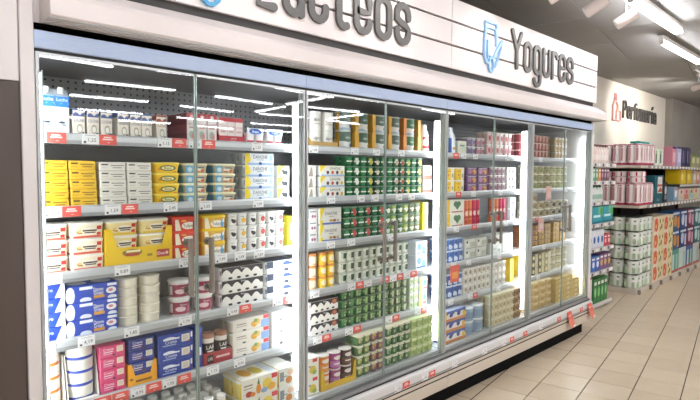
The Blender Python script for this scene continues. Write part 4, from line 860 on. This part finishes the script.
blk(cg('#d9d2bc','#4a4034'), [4.53, 4.66, 4.79], 3, [2, 2, 2], 'ivory cheese cup with dark picture, last bay', 'cheese', 'cheese_cup', 'ivory dark cups')
bw = lambda a, b: P_box(.125, .12, .049, a, F=[('e',.3,.5,.16,.34,b),('e',.72,.5,.16,.34,'#d9b25a'),('r',.05,.95,.86,.96,'#c9a878')])
blk([bw('#6f4426','#a8703a'), bw('#7a5030','#b8863f'), bw('#8a6a3f','#c9a04f'), bw('#a3844f','#c9a86a')], [3.98+.131*i for i in range(4)], 4, 4, ['dark brown flan pack nearest third post', 'chestnut flan pack on fourth shelf', 'caramel flan pack on fourth shelf', 'gold flan pack at the door seam'], 'dessert', 'flan_pack', 'flan packs')
blk(bw('#cfa95c','#a8763a'), [4.56, 4.70], 4, 4, 'light gold flan pack in last bay', 'dessert', 'flan_pack', 'light gold flan packs')
yb = lambda a, b: P_box(.125, .12, .064, a, F=[('r',.55,1,0,1,b),('e',.3,.5,.18,.3,'#efe2a0')])
blk([yb('#e0bc2e','#3a3426'), yb('#3c372c','#cfc8a8'), yb('#5a5238','#d9d0a8'), yb('#a39a72','#e0dac0')], [3.99+.131*i for i in range(4)], 5, 3, ['yellow and black custard pack nearest third post', 'black and ivory custard pack on fifth shelf', 'dark olive custard pack on fifth shelf', 'grey olive custard pack at the seam'], 'dessert', 'custard_pack', 'custard packs')
blk(cg('#e6dfc6','#c9bf94'), [4.54, 4.67, 4.80], 5, 3, 'ivory cheese cup on fifth shelf of last bay', 'cheese', 'cheese_cup', 'ivory cups fifth shelf')
p = P_round(.062, .063, '#d3b983', '#e0cfa4', F=[('e',.5,.5,.2,.3,'#b8975a')], lidh=.14, seg=14)
blk(p, [3.99, 4.125, 4.26, 4.395], 6, [4, 4, 4, 4], 'golden round cheese tub on the deck', 'cheese', 'cheese_tub', 'golden tubs', y=.1)
p = P_box(.18, .14, .046, '#d9bd72', F=[('r',.05,.95,.7,.82,'#b8964a'),('e',.5,.4,.14,.26,'#efe0b0')], T=[('r',.1,.9,.1,.9,'#e2cb8a')])
blk(p, [4.60, 4.79, 4.98], 6, [5, 5, 4], 'flat golden cheese box on the deck', 'cheese', 'cheese_box', 'golden boxes', y=.1)

# ================================================================== PRICE TAGS
pricew = MB().box(-.0325, .0325, -.0012, 0, 0, .041, mat('#f2f1f3', .35)).mesh('card')
redw = MB().box(-.034, .034, -.0012, 0, 0, .041, mat('#e35a50', .4)).mesh('card')
q = MB(); put(q, lambda u, v, e: (-.034+u*.068, -.0012-e, v*.041), .068, .041, [('r',.24,.70,.66,.80,'#f8dcd8'),('r',.18,.78,.46,.60,'#f8dcd8'),('r',.46,.60,.18,.26,'#f3b8b0')]); redp = q.mesh('printed_label')
_pm = {}
def pmesh(t):
    if t not in _pm:
        q = MB(); put(q, lambda u, v, e: (-.0325+u*.065, -.0012-e, v*.041), .065, .041, [('r',.16,.82,.84,.89,'#a8a6ac'),('r',.1,.24,.1,.3,'#4a4a50'),('t',t,.60,.42,.34,'#2a2a30',.6)]); _pm[t] = q.mesh('printed_label')
    return _pm[t]
RAILN = ['', 'top rail', 'second rail', 'third rail', 'fourth rail', 'fifth rail', 'bumper rail']
cnt = {}
def ptag(x, lv, txt=None, y=None, z=None, wide=True):
    y = .0908 if y is None else y; z = TOPZ[lv]-.0425 if z is None else z
    bay = min(3, int(x/MW)); kk = (lv, bay, txt is None); cnt[kk] = cnt.get(kk, 0)+1
    if txt:
        t = thing('price_tag', f'white price tag reading {txt}, {ORD[cnt[kk]-1]} white tag, {RAILN[lv]}, bay {ORD[bay]}', 'price tag', (x, y, z), 0, 'white price tags')
        obj('card', pricew, t); obj('printed_label', pmesh(txt), t)
    else:
        t = thing('promo_tag', f'coral red promotion tag, {ORD[cnt[kk]-1]} red one on {RAILN[lv]}, bay {ORD[bay]}', 'tag', (x, y, z), 0, 'coral promotion tags')
        obj('card', redw, t); obj('printed_label', redp, t)
TAGS = {1: [(.095,0),(.218,'1,25'),(.286,0),(.528,'1,15'),(.597,0),(.674,'1,20'),(.744,0),(1.015,'1,25'),(1.39,'1,09'),(1.71,'1,75'),(1.90,'1,95'),(2.14,'1,95'),(2.76,0),(2.86,'1,69'),(3.02,'1,89'),(3.5,'2,05'),(4.1,'1,45'),(4.6,'1,99')],
        2: [(.075,'1,59'),(.143,0),(.30,'1,59'),(.372,0),(.552,'2,45'),(.725,'1,55'),(1.02,'1,09'),(1.52,'1,19'),(1.765,'1,85'),(1.89,'1,85'),(2.12,'1,85'),(2.25,'1,85'),(2.49,'1,59'),(2.80,0),(3.0,'1,35'),(3.4,'1,79'),(4.2,'2,19'),(4.65,'1,29')],
        3: [(.07,'0,99'),(.335,'0,89'),(.62,'1,59'),(.805,'1,89'),(.912,'1,69'),(1.025,'1,69'),(1.52,'1,59'),(1.685,'1,75'),(2.05,'1,85'),(2.78,'1,95'),(3.02,0),(3.5,'1,49'),(4.05,0),(4.35,'2,09'),(4.7,'1,85')],
        4: [(.04,'3,95'),(.187,'4,19'),(.37,'1,85'),(.615,'1,79'),(.868,'0,95'),(.94,0),(1.14,'1,45'),(1.212,0),(1.40,'1,09'),(1.69,'1,45'),(1.76,0),(1.832,'1,45'),(2.0,0),(2.07,'1,65'),(2.14,0),(2.21,'1,65'),(2.28,0),(2.75,'2,15'),(2.95,'1,75'),(3.4,'1,69'),(4.2,'1,95'),(4.6,'1,75')],
        5: [(.245,0),(.318,0),(.392,'0,95'),(.463,0),(.535,'1,05'),(.607,0),(.755,'1,15'),(.905,'0,95'),(1.42,'1,25'),(1.49,0),(1.67,'1,95'),(1.74,0),(2.03,'1,85'),(2.10,0),(2.33,'1,65'),(2.40,0),(2.72,'2,29'),(2.98,'1,59'),(3.05,0),(3.4,'1,39'),(4.1,'1,85'),(4.6,'1,89')]}
for lv, L_ in TAGS.items():
    for x, t in L_: ptag(x, lv, t or None)
for x, t in ((1.5,'1,25'),(1.58,0),(1.95,'1,35'),(2.03,0),(2.22,'1,65'),(2.30,0),(2.56,'1,45'),(2.95,'1,75'),(3.23,'1,55'),(3.36,0),(3.58,0),(3.86,'1,85'),(4.22,0),(4.72,0)):
    ptag(x, 6, t or None, -.0625, .2525)
# hanging coral flags
for k, (x, lab) in enumerate(((4.42, 'bent coral flag hanging from the bumper rail near fridge end'), (4.9, 'bent coral flag on the last corner of the bumper rail'))):
    t = thing('hanging_flag', lab, 'tag', (x, -.068, .0))
    cm = mat('#e4705f', .45)
    obj('card', MB().add([(-.045,0,.305),(.05,0,.31),(.075,-.012,.235),(-.02,-.012,.225),(-.045,.0015,.305),(.05,.0015,.31),(.075,-.0105,.235),(-.02,-.0105,.225)], [(3,2,1,0),(4,5,6,7),(0,1,5,4),(1,2,6,5),(2,3,7,6),(3,0,4,7)], cm), t)
    obj('card_fold', MB().add([(-.02,-.012,.225),(.075,-.012,.235),(.085,-.03,.165),(0,-.03,.15),(-.02,-.0105,.225),(.075,-.0105,.235),(.085,-.0285,.165),(0,-.0285,.15)], [(3,2,1,0),(4,5,6,7),(0,1,5,4),(1,2,6,5),(2,3,7,6),(3,0,4,7)], mat('#e8826f', .45)), t)
    obj('white_corner', MB().add([(.055,-.0275,.178),(.083,-.029,.182),(.086,-.0325,.163),(.04,-.0325,.158)], [(3,2,1,0)], mat('#f3e6dc')), t)
    obj('printed_label', MB().add([(-.02,-.0055,.27),(.05,-.0055,.275),(.053,-.0072,.262),(-.017,-.0072,.257)], [(3,2,1,0)], mat('#f4cfc6')), t)
# red cards hung inside bay three and four
for x, z, y, lab in ((2.72, .90, .06, 'coral card hanging in front of navy yogurt packs'), (4.24, 1.46, .075, 'pale pink card hanging on second rail of last bay'), (4.10, 1.17, .075, 'pink card hanging on third rail of last bay')):
    t = thing('hanging_card', lab, 'tag', (x, y, z))
    obj('card', MB().box(-.055, .055, -.0015, 0, -.085, .04, mat('#e0604f' if x < 3 else '#e6b4ac', .45), .0005), t)
    obj('printed_label', MB().box(-.03, .04, -.0022, -.0016, -.06, -.01, mat('#e8a04a' if x < 3 else '#f0d2cc')), t)

# ================================================================== SHELVING BESIDE THE FRIDGE
su = thing('side_shelving', 'narrow cream shop shelving with tag strips beside the fridge', 'shelving', (0,0,0))
SX0, SX1, SY, SB = 5.09, 6.42, .25, .74
CRM = noisy('cream_shelf_steel', '#cfc4b6', '#d8cdbf', 3, .5)
obj('back_board', MB().box(SX0, SX1, SB, SB+.03, 0, 1.98, CRM), su)
obj('end_frame', MB().box(SX1-.004, SX1+.018, SB-.05, SB+.03, 0, 1.98, CRM, .003), su)
obj('end_frame', MB().box(SX0-.018, SX0+.004, SB-.05, SB+.03, 0, 1.98, CRM, .003), su)
SZ = [1.745, 1.535, 1.29, 1.03, .74, .46, .07]
for z in SZ:
    s = obj('shelf', MB().box(SX0, SX1, SY, SB, z-.025, z-.005, CRM, .002), su)
    obj('tag_strip', MB().box(SX0, SX1, SY-.008, SY, z-.045, z, mat('#d9d5d2', .4), .001), s)
    for i in range(11):
        if z > .1: obj('shelf_tag', MB().box(SX0+.05+i*.12, SX0+.10+i*.12, SY-.0095, SY-.0082, z-.04, z-.006, mat('#5a5a60' if i % 2 else '#f2f0ee')), s)
obj('plinth', MB().box(SX0, SX1, SY+.03, SB, 0, .045, mat('#4a4642', .5)), su)
def row(z, items, x0, label, cat, name, y=SY+.008, rot=0):
    x = x0
    for k, (p_, n_, gap, d_) in enumerate(items):
        for i in range(n_):
            inst(p_, name, f'{d_}, {ORD[i]} of its row' if n_ > 1 else d_, cat, (x+p_.w/2, y+p_.d/2, z+.0006), rot, label); x += p_.w+gap
cb = lambda c, cap, h=.2, l='#e9e4dc', r=.032: P_bottle(r, h, c, cap, F=[('r',.15,.85,.2,.7,l)], neck=.45, capr=.5)
row(SZ[0], [(cb('#e9d86a','#f0efe6',.24,'#f4eeb0',.036),3,.012,'yellow lotion bottle on top side shelf'),(cb('#e8a63a','#f3e6c4',.24,'#f0c46a',.036),2,.012,'orange lotion bottle on top side shelf'),(cb('#d9b48a','#9a5a5a',.23,'#e9d2b8',.036),3,.014,'tan lotion bottle with maroon cap'),(cb('#e6d6d0','#7a5a52',.22,'#efe6e2',.036),5,.014,'pale lotion bottle with brown cap')], 5.14, 'lotion bottles', 'bottle', 'lotion_bottle')
bx = lambda c, a, w_=.08, h=.15: P_box(w_, .1, h, c, F=[('e',.5,.45,.3,.2,a),('r',.15,.85,.75,.88,'#efe9e4')])
row(SZ[1], [(bx('#5a1f34','#a8566a'),7,.006,'dark wine toiletry box on side shelf'),(bx('#5fa07a','#cfe6d4'),2,.006,'mint toiletry box on side shelf'),(bx('#d98a52','#f0d0a8'),1,.006,'orange toiletry box on side shelf'),(bx('#6a4a5a','#c9a0b0'),3,.006,'mauve toiletry box on side shelf')], 5.13, 'toiletry boxes', 'box', 'toiletry_box')
row(SZ[2], [(cb('#5a7fa8','#e9eef2',.19,'#dfe6ee',.034),4,.012,'blue shampoo bottle on side shelf'),(cb('#7fa0b8','#3a3f4a',.2,'#e6ecf0',.034),4,.012,'steel blue shampoo bottle on side shelf'),(cb('#dfe6e0','#3f6a4a',.19,'#9fbfae',.034),4,.012,'white shampoo bottle with green cap')], 5.13, 'shampoo bottles', 'bottle', 'shampoo_bottle')
p = P_box(.31, .12, .20, '#3aa0ae', F=[('p',[(.55,.6),(1,.4),(1,1),(.55,1)],'#7ac09a'),('r',.1,.75,.36,.5,'#cfe9ec'),('e',.85,.7,.12,.2,'#5ab04a'),('r',0,1,0,.14,'#2a7f94')])
row(SZ[3], [(p,4,.012,'wide teal tissue box on side shelf')], 5.12, 'teal boxes', 'box', 'tissue_box')
row(SZ[4], [(bx('#e6e4e2','#d8703a',.1,.2),4,.006,'white and orange wipes pack on side shelf'),(bx('#dfe4ee','#2f62b0',.11,.21),5,.006,'white and blue wipes pack on side shelf'),(bx('#c9404a','#efd0d0',.1,.14),2,.006,'red wipes pack on side shelf')], 5.13, 'wipes packs', 'pack', 'wipes_pack')
row(SZ[5], [(bx('#3f5a9a','#c9d4ea',.12,.19),4,.008,'blue soap refill on lower side shelf'),(bx('#3a6ab8','#dfe6f4',.12,.18),3,.008,'bright blue soap refill on lower side shelf'),(bx('#7a5a8a','#e0b84a',.11,.19),3,.008,'violet soap refill on lower side shelf')], 5.13, 'soap refills', 'pack', 'soap_refill')
row(SZ[6], [(P_film(.17,.2,.33,'#e9d6d6',2,band='#c22f4e'),4,.01,'red and white film pack on bottom side shelf'),(bx('#2f7a3e','#8fd08a',.10,.29),4,.008,'green cleaning pack on bottom side shelf')], 5.14, 'bottom packs', 'pack', 'cleaning_pack')

# ================================================================== PERFUMERY SHELVES (GONDOLA)
GX0, GX1, GY, GB = 7.07, 11.2, .16, .78
gd_ = thing('aisle_shelving', 'long cream shop shelving with paper rolls and nappies', 'shelving', (0,0,0))
obj('base', MB().box(GX0, GX1, GY+.01, GB, 0, .075, CRM, .004), gd_)
obj('back_board', MB().box(GX0, GX1, GB, GB+.04, 0, 1.80, mat('#3a3532', .6)), gd_)
for i in range(5):
    x = GX0+.006+i*(GX1-GX0-.012)/4; obj('upright', MB().box(x-.015, x+.015, GB-.04, GB, .075, 1.80, mat('#2c2826', .5)), gd_)
for z, nm in ((1.74, 'shelf'), (1.20, 'shelf')):
    s = obj('shelf', MB().box(GX0, GX1, GY, GB-.001, z-.04, z-.004, CRM, .003), gd_)
    obj('tag_strip', MB().box(GX0+.30, GX1, GY-.008, GY, z-.045, z-.002, mat('#a8a29c', .4), .001), s)
    for i in range(22): obj('shelf_tag', MB().box(GX0+.4+i*.17, GX0+.47+i*.17, GY-.0095, GY-.0082, z-.042, z-.006, mat('#f0eeea')), s)
for z in (1.46,):
    s = obj('shelf', MB().box(9.0, GX1, GY+.02, GB-.001, z-.03, z-.004, mat('#4a443f', .5), .002), gd_)
    obj('tag_strip', MB().box(9.0, GX1, GY+.012, GY+.02, z-.036, z-.002, mat('#d9d5d0', .4), .001), s)
for i in range(9):
    obj('base_bracket', MB().box(GX0+.06+i*.48, GX0+.10+i*.48, GY-.02, GY+.01, .0, .06, mat('#8a847c', .5), .002), gd_)
roll = P_film(.20, .185, .285, '#efe6e4', 2, F=[('r',.17,.33,.2,.8,'#cf9aa4'),('r',.67,.83,.2,.8,'#cf9aa4'),('r',.19,.31,.84,.9,'#b5345a'),('r',.69,.81,.84,.9,'#b5345a')], band='#b5345a')
for r_ in range(3):
    for c_ in range(3 if r_ == 0 else 1):
        inst(roll, 'paper_roll_pack', f'white and maroon paper roll pack on top shelf, {ORD[c_]} along, {ORD[r_]} in depth', 'paper rolls', (GX0+.102+c_*.205, GY+.10+r_*.19, 1.7405), 0, 'maroon roll packs')
roll2 = P_film(.20, .185, .30, '#f0e6e3', 2, F=[('r',.17,.33,.15,.8,'#cc949c'),('r',.67,.83,.15,.8,'#cc949c'),('r',.19,.31,.84,.9,'#b5345a'),('r',.69,.81,.84,.9,'#b5345a')], band='#b83a5c')
for r_ in range(3):
    for c_ in range(3 if r_ == 0 else 1):
        inst(roll2, 'paper_roll_pack', f'tall maroon and white roll pack on middle shelf, {ORD[c_]} along, {ORD[r_]} in depth', 'paper rolls', (GX0+.102+c_*.205, GY+.10+r_*.19, 1.2005), 0, 'maroon roll packs')
lay = P_film(.30, .185, .075, '#efe6e2', 2, F=[('r',.2,.3,.15,.85,'#b5345a'),('r',.7,.8,.15,.85,'#b5345a')], band='#d9b0b8')
for r_ in range(3):
    for k in range(2):
        inst(lay, 'paper_roll_pack', f'flat roll pack lying on upright rolls, {["lower","upper"][k]}, {ORD[r_]} in depth', 'paper rolls', (GX0+.16, GY+.10+r_*.19, 1.503+k*.077), 0, 'flat roll packs')
gp = P_film(.30, .186, .185, '#e9ebe3', 2, F=[('r',.15,.35,.10,.5,'#bcd6b2'),('r',.65,.85,.10,.5,'#bcd6b2'),('r',.17,.33,.7,.8,'#6f9a78'),('r',.67,.83,.7,.8,'#6f9a78'),('r',.2,.3,.84,.9,'#c46a5a')], band='#cfdac8')
edge = mat('#28332c', .5)
gp.parts.append(('seam_band', MB().box(-.135, .135, -.082, .082, .1855, .1925, edge).mesh('seam_band'), (0,0,0))); gp.h = .193
for r_ in range(3):
    for c_ in range(2 if r_ == 0 else 1):
        for k in range(5):
            inst(gp, 'kitchen_roll_pack', f'green and white kitchen roll pack, {rowword(k,5)} of stack {ORD[c_]}, {ORD[r_]} in depth', 'paper rolls', (GX0+.16+c_*.315, GY+.10+r_*.19, .0755+k*.1935), 0, 'green roll packs')
na = P_box(.46, .26, .232, '#efdfc4', F=[('r',0,.46,.0,1,'#f0e2d4'),('e',.25,.5,.19,.42,'#dd6430'),('e',.22,.4,.08,.14,'#f0b088'),('e',.36,.7,.07,.12,'#e8884a'),('r',.04,.1,.1,.9,'#e09a7a'),('r',.5,1,0,1,'#e9dca4'),('e',.62,.7,.05,.14,'#5a6044'),('e',.78,.36,.06,.16,'#5a6044'),('e',.9,.72,.05,.12,'#7a7a4a'),('e',.64,.24,.05,.1,'#7a7a4a')], part='pack')
for c_ in range(2):
    for k in range(4):
        inst(na, 'nappy_pack', f'orange and cream nappy pack, {rowword(k,4)} of stack {ORD[c_]}', 'nappies', (GX0+.64+.25+c_*.47, GY+.14, .0756+k*.2335+.0), 0, 'nappy packs')
tb = P_box(.42, .2, .40, '#1f6470', F=[('r',.3,.82,.36,.95,'#d9dfd8'),('r',.3,.82,.60,.68,'#c96a52'),('p',[(.32,.4),(.6,.58),(.8,.5),(.8,.4)],'#b4563f'),('t','22 pcs',.4,.14,.09,'#cfe0e0',.4),('r',.84,1,0,1,'#2a2a30')], part='pack')
inst(tb, 'nappy_box', 'large dark teal nappy box on the middle shelf', 'nappies', (7.95, GY+.12, 1.2006), 0)
tb2 = P_box(.16, .18, .30, '#26262c', F=[('e',.5,.6,.3,.2,'#cfd4d8'),('r',.2,.8,.15,.35,'#8a9aa0')], part='pack')
inst(tb2, 'nappy_box', 'slim black pack beside the teal nappy box', 'nappies', (8.26, GY+.11, 1.2006), 0)
tl = P_box(.52, .12, .36, '#2fa79c', F=[('r',.0,.1,0,1,'#238a82'),('e',.6,.5,.2,.2,'#7fd0c4'),('r',.9,1,0,1,'#cfe6e0')], part='carton')
inst(tl, 'teal_carton', 'big turquoise carton standing on the top shelf', 'box', (8.12, GY+.34, 1.7406), 0)
w1 = P_box(.17, .1, .235, '#e4ecdc', F=[('r',.1,.45,.15,.7,'#3f6a3a'),('e',.3,.8,.2,.12,'#9fc48a'),('r',.6,.9,.1,.8,'#f0f2ea')], part='pack')
for i in range(2): inst(w1, 'wipes_pack', f'white and green wipes pack on top shelf, {["beside maroon rolls","before the turquoise carton"][i]}', 'pack', (7.80+i*.20, GY+.07, 1.7406), 0, 'green wipes')
pk = P_box(.2, .12, .30, '#d98a9a', F=[('r',.2,.8,.2,.7,'#efc4cc'),('r',0,1,.88,1,'#3a2f5a')], part='pack')
pk2 = P_box(.24, .12, .31, '#b9b4d4', F=[('r',.2,.8,.2,.7,'#e0dcf0'),('r',0,1,.88,1,'#2f2a52')], part='pack')
pk3 = P_box(.24, .12, .31, '#2c2a4a', F=[('r',.2,.4,.2,.8,'#8a86b0'),('r',.6,.8,.2,.8,'#5a568a')], part='pack')
inst(pk, 'hygiene_pack', 'pink hygiene pack with dark lid on top shelf', 'pack', (8.63, GY+.08, 1.7406)); inst(pk2, 'hygiene_pack', 'lavender hygiene pack on top shelf', 'pack', (8.90, GY+.08, 1.7406))
for i in range(2): inst(pk3, 'hygiene_pack', f'midnight blue hygiene pack on top shelf, {ORD[i]} one', 'pack', (9.17+i*.26, GY+.08, 1.7406))
pkg = P_box(.26, .12, .22, '#9a9a6a', F=[('r',.2,.8,.3,.7,'#d9d4a8'),('r',0,1,.8,1,'#6a7a4a')], part='pack')
for i in range(5): inst(pkg, 'hygiene_pack', f'khaki hygiene pack on top shelf, {ORD[i]} one', 'pack', (9.75+i*.28, GY+.08, 1.7406), 0, 'khaki packs')
yw_ = P_box(.36, .2, .23, '#e6c41e', F=[('e',.5,.5,.2,.25,'#f4e47a'),('r',.0,.25,0,1,'#b89a2a')], part='pack')
for i in range(2): inst(yw_, 'nappy_pack', f'bright yellow pack on upper shelf, {ORD[i]} one', 'nappies', (9.2+i*.37, GY+.14, 1.4606), 0, 'yellow packs')
mxs = ['#d9c4a8', '#d98a6a', '#9fc0c4', '#c9d09a', '#d9a4ac', '#8fb0c9']
for i in range(6):
    q_ = P_box(.22, .2, .22, mxs[i], F=[('e',.5,.5,.3,.25,'#f0ece4'),('r',.1,.9,.8,.9,mxs[(i+2) % 6])], part='pack')
    inst(q_, 'wipes_pack', f'pastel wipes pack on upper shelf, {ORD[i]} past yellow packs', 'pack', (9.95+i*.225 if i < 5 else 11.07, GY+.14, 1.4606) if i < 5 else (8.87, GY+.14, 1.2006), 0, 'pastel packs')
for i in range(6):
    q_ = P_box(.28, .2, .19, ['#e0d4c8','#d9b0b4','#c4cf9a','#e4c4b4','#d9d9d0','#c98a92'][i], F=[('r',.1,.9,.1,.5,mxs[i]),('e',.5,.7,.2,.16,'#c94f5a')], part='pack')
    inst(q_, 'wipes_pack', f'mixed print wipes pack on middle shelf, {ORD[i]} along', 'pack', (9.18+i*.30, GY+.14, 1.2006), 0, 'mixed wipes')
for c_, (c1, c2, nm) in enumerate((('#2a5a8a','#d9933a','blue'), ('#24407a','#c9d4e6','navy'), ('#7a2f52','#e0b0c0','wine'), ('#2a6a72','#cfe6e4','petrol'))):
    q_ = P_box(.40, .2, .30, c1, F=[('e',.4,.5,.22,.3,c2),('r',.1,.9,.84,.94,'#dfe6ec'),('r',.7,.95,.1,.7,c2)], part='pack')
    q2 = P_box(.40, .2, .36, ['#4fa08f','#cfd9d6','#3a5a9a','#d9d4cc'][c_], F=[('r',.15,.4,.1,.8,'#cfe6dc'),('r',.6,.85,.1,.8,'#9fd0c0'),('r',0,1,0,.12,'#c4563f')], part='pack')
    inst(q2, 'nappy_pack', f'lowest {["mint","grey","indigo","sand"][c_]} nappy pack past the orange ones', 'nappies', (8.87+c_*.42, GY+.12, .0757))
    for k in range(2): inst(q_, 'nappy_pack', f'{nm} nappy pack past the orange ones, {["lower","upper"][k]}', 'nappies', (8.87+c_*.42, GY+.12, .437+k*.301), 0, 'dark nappy packs')
